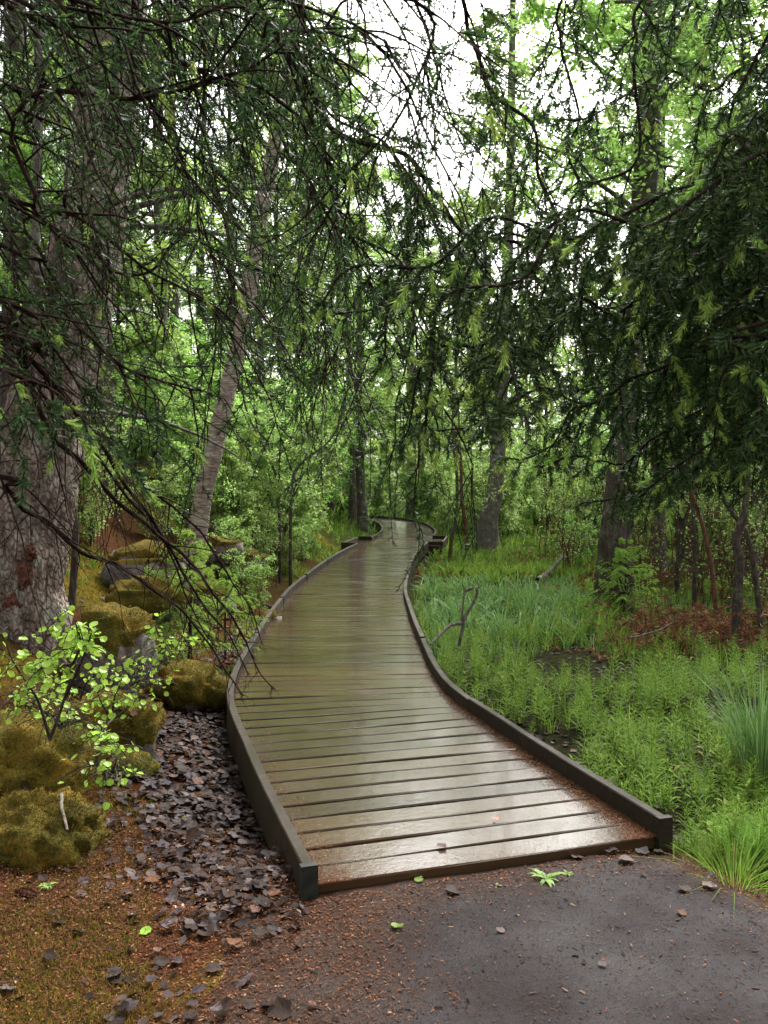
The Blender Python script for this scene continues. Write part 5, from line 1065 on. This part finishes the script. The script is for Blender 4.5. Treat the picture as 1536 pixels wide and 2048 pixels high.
lying('fallen_stick', [gp(120, 1575, 3.72, .22), gp(128, 1600, 3.6, .20), gp(136, 1628, 3.5, .17)], .008, .005, 'bark_birch', 'pale peeled stick leaning on the mossy cushion')
lying('fallen_stick', [gp(1255, 1300, 8.2, .25), gp(1310, 1280, 8.4, .30), gp(1345, 1270, 8.6, .33)], .010, .006, 'bark_grey', 'grey stick poking from the low brown bracken')
lying('fallen_log', [gp(1075, 1160, 14, .10), gp(1100, 1130, 15, .12), gp(1130, 1100, 16.5, .35)], .05, .03, 'bark_grey', 'slanting grey dead limb behind the clearing', 'log')
lying('fallen_log', [gp(1100, 1075, 20, .55), gp(1145, 1060, 20, .65), gp(1200, 1050, 20, .7)], .05, .035, 'moss', 'mossy fallen limb in the thicket behind the clearing', 'log')
lying('fallen_log', [gp(520, 1100, 11.5, .05), gp(556, 1112, 11.6, .05), gp(590, 1120, 11.8, .04)], .03, .02, 'bark_dark', 'dark fallen limb under the bushes left of the kerb', 'log')
lying('fallen_log', [gp(1460, 1232, 10.2, .06), gp(1500, 1228, 10.3, .10), gp(1545, 1215, 10.4, .14)], .012, .01, 'bark_birch', 'pale stick lying at the right edge behind the bracken', 'stick')
lying('broken_stick', [gp(1208, 1500, 5.2, -.02), gp(1207, 1480, 5.2, .05), gp(1204, 1455, 5.2, .14)], .009, .006, 'bark_birch', 'short pale broken stem among the swamp plants', 'stick')
# fallen spruce cone
A = Acc(); n = 90; t_ = np.linspace(0, 1, n); az = np.arange(n) * 2.399; rad = .016 * np.sin(np.clip(t_ * .92 + .06, 0, 1) * np.pi) ** .6; Pc = np.stack([(t_ - .5) * .085, np.cos(az) * rad, np.sin(az) * rad], -1); D = np.stack([np.full(n, .8), np.cos(az), np.sin(az)], -1)
leaves(A, Pc - D * .004, D, np.stack([np.full(n, -.6), np.cos(az), np.sin(az)], -1), .014, 'ovate', 1.6); tube(A, np.stack([np.linspace(-.043, .043, 8), 0 * np.arange(8.), 0 * np.arange(8.)], -1), .014 * np.sin(np.linspace(.12, 3.0, 8)) ** .6, 8)
c = gp(50, 1770, 3.22, .016); o = A.build('spruce_cone', M['cone']); o.location = c; o.rotation_euler = (0, R(4), R(-14)); tag(o, 'reddish brown spruce cone lying on the moss at far left', 'cone')

# ------------------------------------------------------------------ dead leaves, needle litter, grit
dl = Acc(); leaves(dl, [(-.5, 0, 0)], [(1, 0, 0)], [(0, 0, 1)], 1.0, 'round')
def leaf_variant(seed, mat, curl):
    g = np.random.default_rng(seed); n = 12; a = np.linspace(0, 2 * np.pi, n, endpoint=False); rr = .5 * (1 + .16 * np.cos(a) + g.normal(0, .09, n)); rr[g.integers(n)] *= .6; Vv = [(0, 0, 0)]; fold = g.uniform(.0, 1.1); fa = g.uniform(0, 3.14)
    for k in range(n): Vv.append((rr[k] * math.cos(a[k]), .9 * rr[k] * math.sin(a[k]), curl * (g.normal(0, .12) + fold * .8 * abs(math.sin(a[k] - fa)) * rr[k])))
    for k in range(n): Vv.append((.55 * rr[k] * math.cos(a[k]), .5 * rr[k] * math.sin(a[k]), curl * (g.normal(0, .05) + fold * .4 * abs(math.sin(a[k] - fa)) * rr[k])))
    T = [(0, n + 1 + k, n + 1 + (k + 1) % n) for k in range(n)]; Q = [(n + 1 + k, 1 + k, 1 + (k + 1) % n, n + 1 + (k + 1) % n) for k in range(n)]
    return np.array(Vv), np.array(T), np.array(Q), mat
LV = [leaf_variant(k, 'dead_leaf', .34) for k in range(12)]
LV2 = []
for v in LV: LV2.append((np.vstack([v[0][:1], v[0][1:13:2] * np.array([1.05, 1.05, 1])]), np.array([(0, 1 + k, 1 + (k + 1) % 6) for k in range(6)])))
def leaf_mesh(v, mat): return Acc().add(v[0], v[1], v[2]).mesh('leaf', M[mat], True)
DEADM = [leaf_mesh(v, 'dead_leaf') for v in LV]
def gnormal(x, y):
    e = .04; return nrm(np.array([-(ground(x + e, y) - ground(x - e, y)) / (2 * e), -(ground(x, y + e) - ground(x, y - e)) / (2 * e), 1.0]))
# positions: thick in the channel left of the boardwalk, thin elsewhere
xs, ys, ss_ = [], [], []
n = 46000; y = 2.45 + 8.5 * rng.random(n) ** 1.6; dlv = rng.uniform(-.25, 2.2, n)
ly = np.where(y < 3.45, np.interp(y, [2.4, 3.0, 3.2, 3.45], [-.26, -.30, -.26, -.34]), left_edge(np.clip(y, 3.45, 28))); x = ly - dlv
wch = np.interp(y, [2.4, 3.0, 3.5, 4.2, 5.2, 6.2, 8, 11], [.30, .40, .45, .55, .50, .30, .30, .30]); pr = np.where(dlv < wch, 1.0, np.exp(-(dlv - wch) / .12)) * np.interp(y, [2.4, 2.8, 3.1, 3.3, 5.8, 7, 11], [.03, .06, .35, 1, 1, .5, .3]); pr = np.maximum(pr, .022) * (dlv > -.25)
pr = np.where((y < 3.35) & (dlv < 0), pr * .35 * np.exp(dlv / .15), pr); ok = rng.random(n) < pr * .62
ok &= dist_walk(x, y) > .80; x, y = x[ok], y[ok]
z = surf(x, y); e = .05; gnx = -(H(x + e, y) - H(x - e, y)) / (2 * e); gny = -(H(x, y + e) - H(x, y - e)) / (2 * e)
NRM = nrm(np.stack([gnx, gny, np.ones_like(x)], -1) + rng.normal(0, .22, (len(x), 3))); SZ = np.clip(rng.lognormal(-3.35, .38, len(x)), .014, .075); ZZ = np.maximum(z, -.10) + .004 + rng.random(len(x)) ** 1.5 * .030
root = empty('leaf_litter', (-.9, 4.2, 0), 0, 'drift of wet grey brown dead leaves along the left kerb', 'leaf litter'); root['kind'] = 'stuff'; OL_ = np.array([-.9, 4.2, 0])
vis = SZ / y; order = np.argsort(-vis); top = set(order[:300].tolist()); A = Acc()
def frame(nv, az):
    d = np.array([math.cos(az), math.sin(az), 0]); d = nrm(d - nv * np.dot(d, nv)); return np.stack([d, np.cross(nv, d), nv], 1)
for k in range(len(x)):
    B_ = frame(NRM[k], rng.uniform(0, 6.28)); p = np.array([x[k], y[k], ZZ[k]]); v = LV[k % 12]
    if k in top: link('dead_leaf', DEADM[k % 12], root, p - OL_, Matrix(B_).to_euler(), SZ[k])
    else: v = LV2[k % 12]; A.add((v[0] * SZ[k]) @ B_.T + p - OL_, v[1])
A.build('loose_leaves', M['dead_leaf'], root, True)['kind'] = 'stuff'
A = Acc()
for k in range(1500):
    y_ = 3.8 + 5.5 * rng.random() ** 1.5; x_ = rng.uniform(.05, .48) * y_
    if not right_of_walk(x_, y_, .86): continue
    v = LV2[k % 12]; A.add((v[0] * rng.uniform(.03, .06)) @ frame(nrm(np.array([0, 0, 1.0]) + rng.normal(0, .3, 3)), rng.uniform(0, 6.28)).T + np.array([x_, y_, ground(x_, y_) + .008]), v[1])
tag(A.build('swamp_leaf_litter', M['dead_leaf'], None, True), 'dark dead leaves lying between the swamp plants', 'leaf litter', None, 'stuff')
for cap_, p_, n__ in LATER: link('dead_leaf', DEADM[rng.integers(12)], cap_, p_, Matrix(frame(nrm(n__ + rng.normal(0, .15, 3)), rng.uniform(0, 6.28))).to_euler(), rng.uniform(.03, .05))
# single fallen leaves one can point to
def one_leaf(px, py, Y_, size, mat, label, k, tilt=.12, zz=None):
    c = at(px, py, Y_); zc = (float(surf(np.array([c[0]]), np.array([c[1]]))[0]) if zz is None else zz) + .008
    o = link('fallen_leaf', leaf_mesh(LV[k % 12], mat), None, (c[0], c[1], zc), (rng.normal(0, tilt), rng.normal(0, tilt), rng.uniform(0, 6.28)), size); tag(o, label, 'leaf')
gy_ = lambda py: 1.58 * F_PX / (py - 960) * .992
for k, (px, py, sz, mat, lab) in enumerate([
    (838, 1792, .042, 'leaf_spring', 'pale green leaf on the grit below the end plank'), (907, 1818, .055, 'dead_leaf', 'purplish dead leaf on the grit near the pale green leaf'),
    (797, 1892, .045, 'leaf_spring', 'crumpled green leaf on the path near its left edge'), (1153, 1744, .052, 'pale_leaf', 'tan leaf by the middle of the end plank'),
    (1224, 1732, .062, 'dead_leaf', 'grey leaf close to the end plank, left of the tan pair'), (1254, 1754, .066, 'pale_leaf', 'large tan leaf in front of the right plank end'),
    (1284, 1734, .062, 'dead_leaf', 'grey leaf touching the weed at the right kerb'), (1315, 1732, .045, 'pale_leaf', 'brown curled leaf under the broadleaf weed'),
    (1422, 1760, .062, 'dead_leaf', 'wide grey leaf left of the arching grass tussock'), (1421, 1808, .055, 'pale_leaf', 'pale tan leaf at the right edge of the path'),
    (1362, 1864, .036, 'litter', 'olive brown leaf lying alone on the right of the path'), (1205, 1972, .028, 'pale_leaf', 'small torn leaf low on the path'),
    (1000, 1902, .030, 'pale_leaf', 'small pale leaf fragment on the path'), (1370, 1814, .05, 'dead_leaf', 'dark leaf flat on the grit near the right edge'),
    (290, 1900, .045, 'leaf_lime', 'pale yellow green leaf on the brown litter'), (268, 1857, .045, 'dead_leaf', 'grey leaf above the pale yellow green leaf'),
    (122, 1878, .05, 'dead_leaf', 'grey leaf on the moss at lower left'), (360, 1845, .045, 'russet_leaf', 'russet leaf among the grey leaves'),
    (320, 1965, .05, 'dead_leaf', 'wet grey leaf low in the litter'), (235, 1995, .055, 'dead_leaf', 'large grey leaf near the bottom edge'),
    (478, 1640, .036, 'leaf_spring', 'green leaf on the leaf drift beside the kerb'), (410, 1677, .038, 'leaf_spring', 'green leaf in the middle of the leaf drift'),
    (370, 1640, .045, 'leaf_blue', 'dull green leaf at the edge of the leaf drift')]):
    one_leaf(px, py, gy_(py), sz, mat, lab, k)
one_leaf(882, 1708, 1.5 * F_PX / (1708 - 960), .045, 'pale_leaf', 'pale tan leaf lying on the second plank', 3, .03, DECK + .003)
one_leaf(992, 1650, 1.5 * F_PX / (1650 - 960), .032, 'russet_leaf', 'orange leaf scrap on the wet planks', 5, .03, DECK + .003)

# needle litter on the left ground and over the path's edge
n = 85000; y = rng.uniform(2.3, 3.9, n); x = rng.uniform(-1.75, 1.8, n); l, r = path_lr(y)
w1 = np.clip(path_edge(x, y) ** 1.5, 0, 1); w2 = .6 * np.exp(-np.abs(r - x) / .12); w3 = .75 * np.exp(-np.maximum(3.42 + .34 * (x - .47) - y, 0) / .12) * (x > -.4); pr = np.clip(np.maximum.reduce([w1, w2 * (y < 3.7), w3, .030 + 0 * x]), 0, 1)
ok = (rng.random(n) < pr) & ((dist_walk(x, y) > .80) | (y < 3.46 + .34 * (x - .47) - .03)) & ~((x > 0) & (y > 3.6)); x, y = x[ok], y[ok]; l, r = path_lr(y)
z = surf(x, y) + .004 + .026 * rng.random(len(x)) * ((y > 3.05) & (x < -.3)); n = len(x); C = np.stack([x, y, z], -1); az = rng.uniform(0, 6.28, n); D = np.stack([np.cos(az), np.sin(az), rng.normal(0, .12, n)], -1)
A = Acc(); h = n * 6 // 10; up = np.tile([0, 0, 1.0], (n, 1)) + rng.normal(0, .35, (n, 3)); leaves(A, C[:h], D[:h], up[:h], rng.uniform(.008, .018, h), 'chip', .55); leaves(A, C[h:], D[h:], up[h:], rng.uniform(.006, .014, n - h), 'diamond', 1.0)
tag(A.build('needle_litter', M['litter']), 'orange brown needle and bud scale litter', 'litter', None, 'stuff')
# grit and black flecks scattered on the path
n = 9000; y = rng.uniform(1.9, 3.6, n); x = rng.uniform(-.6, 1.7, n); l, r = path_lr(y); ok = (x > l) & (x < r) & (y < 3.38 + .34 * (x - .47)); x, y = x[ok], y[ok]; n = len(x); az = rng.uniform(0, 6.28, n)
A = Acc(); leaves(A, np.stack([x, y, surf(x, y) + .003 + rng.random(n) * .003], -1), np.stack([np.cos(az), np.sin(az), rng.normal(0, .15, n)], -1), np.tile([0, 0, 1.0], (n, 1)) + rng.normal(0, .3, (n, 3)), rng.uniform(.003, .010, n) * (1 + (rng.random(n) < .03) * 1.6), 'chip', rng.uniform(.5, 2.2, n))
tag(A.build('path_grit', M['fleck']), 'dark flecks and grit scattered on the wet path', 'grit', None, 'stuff')
# debris on the boardwalk: a brown drift inside the right kerb, specks all over
A = Acc(); n = 42000; sv = S_END * rng.random(n) ** 2.6 * .72; lat = np.where(rng.random(n) < .50, HALF - np.abs(rng.exponential(.065, n)), np.where(rng.random(n) < .4, -HALF + np.abs(rng.exponential(.06, n)), rng.uniform(-HALF, HALF, n))); lat = np.clip(lat, -HALF + .004, HALF - .004)
px_ = np.interp(sv, seg, CL[:, 0]); py__ = np.interp(sv, seg, CL[:, 1]); dx = np.interp(sv + .05, seg, CL[:, 0]) - px_; dy = np.interp(sv + .05, seg, CL[:, 1]) - py__; ll = np.hypot(dx, dy); C = np.stack([px_ + dy / ll * lat, py__ - dx / ll * lat, np.full(n, DECK + .003) + rng.random(n) * .005], -1)
near = np.abs(lat) > HALF - .16; az = rng.uniform(0, 6.28, n); D = np.stack([np.cos(az), np.sin(az), rng.normal(0, .1, n)], -1); up = np.tile([0, 0, 1.0], (n, 1)) + rng.normal(0, .25, (n, 3)); sz = rng.uniform(.004, .012, n)
keep = near | (rng.random(n) < .55); leaves(A, C[keep & near], D[keep & near], up[keep & near], sz[keep & near] * 1.15, 'chip', .7, 0); q = keep & ~near; leaves(A, C[q], D[q], up[q], sz[q] * .8, 'chip', .6, 1)
tag(A.build('deck_debris', [M['litter'], M['fleck']]), 'brown needles and specks strewn on the wet planks', 'debris', None, 'stuff')
# moss tips on the ground at left
n = 60000; y = 2.3 + 6.5 * rng.random(n) ** 1.6; x = -rng.uniform(.25, .52, n) * y - .05; nn = fbm(np.stack([x, y, 0 * x], -1) * .9, 3, 9); dlx = left_edge(np.clip(y, 3.45, 28)) - x
ok = (nn + .12 * (y > 4) > .02) & (dlx > .45) | (nn > .22) & (y < 3.7) & (x < path_lr(y)[0] - .15); x, y = x[ok], y[ok]; n = len(x); A = Acc(); leaves(A, np.stack([x, y, H(x, y) - .003], -1), rdir(n, 1.2), rdir(n), rng.uniform(.010, .024, n) * (1 + .06 * y), 'needle', rng.uniform(1.4, 2.6, n))
tag(A.build('moss', M['moss_tip']), 'olive and orange moss carpeting the left slope', 'moss', None, 'stuff')
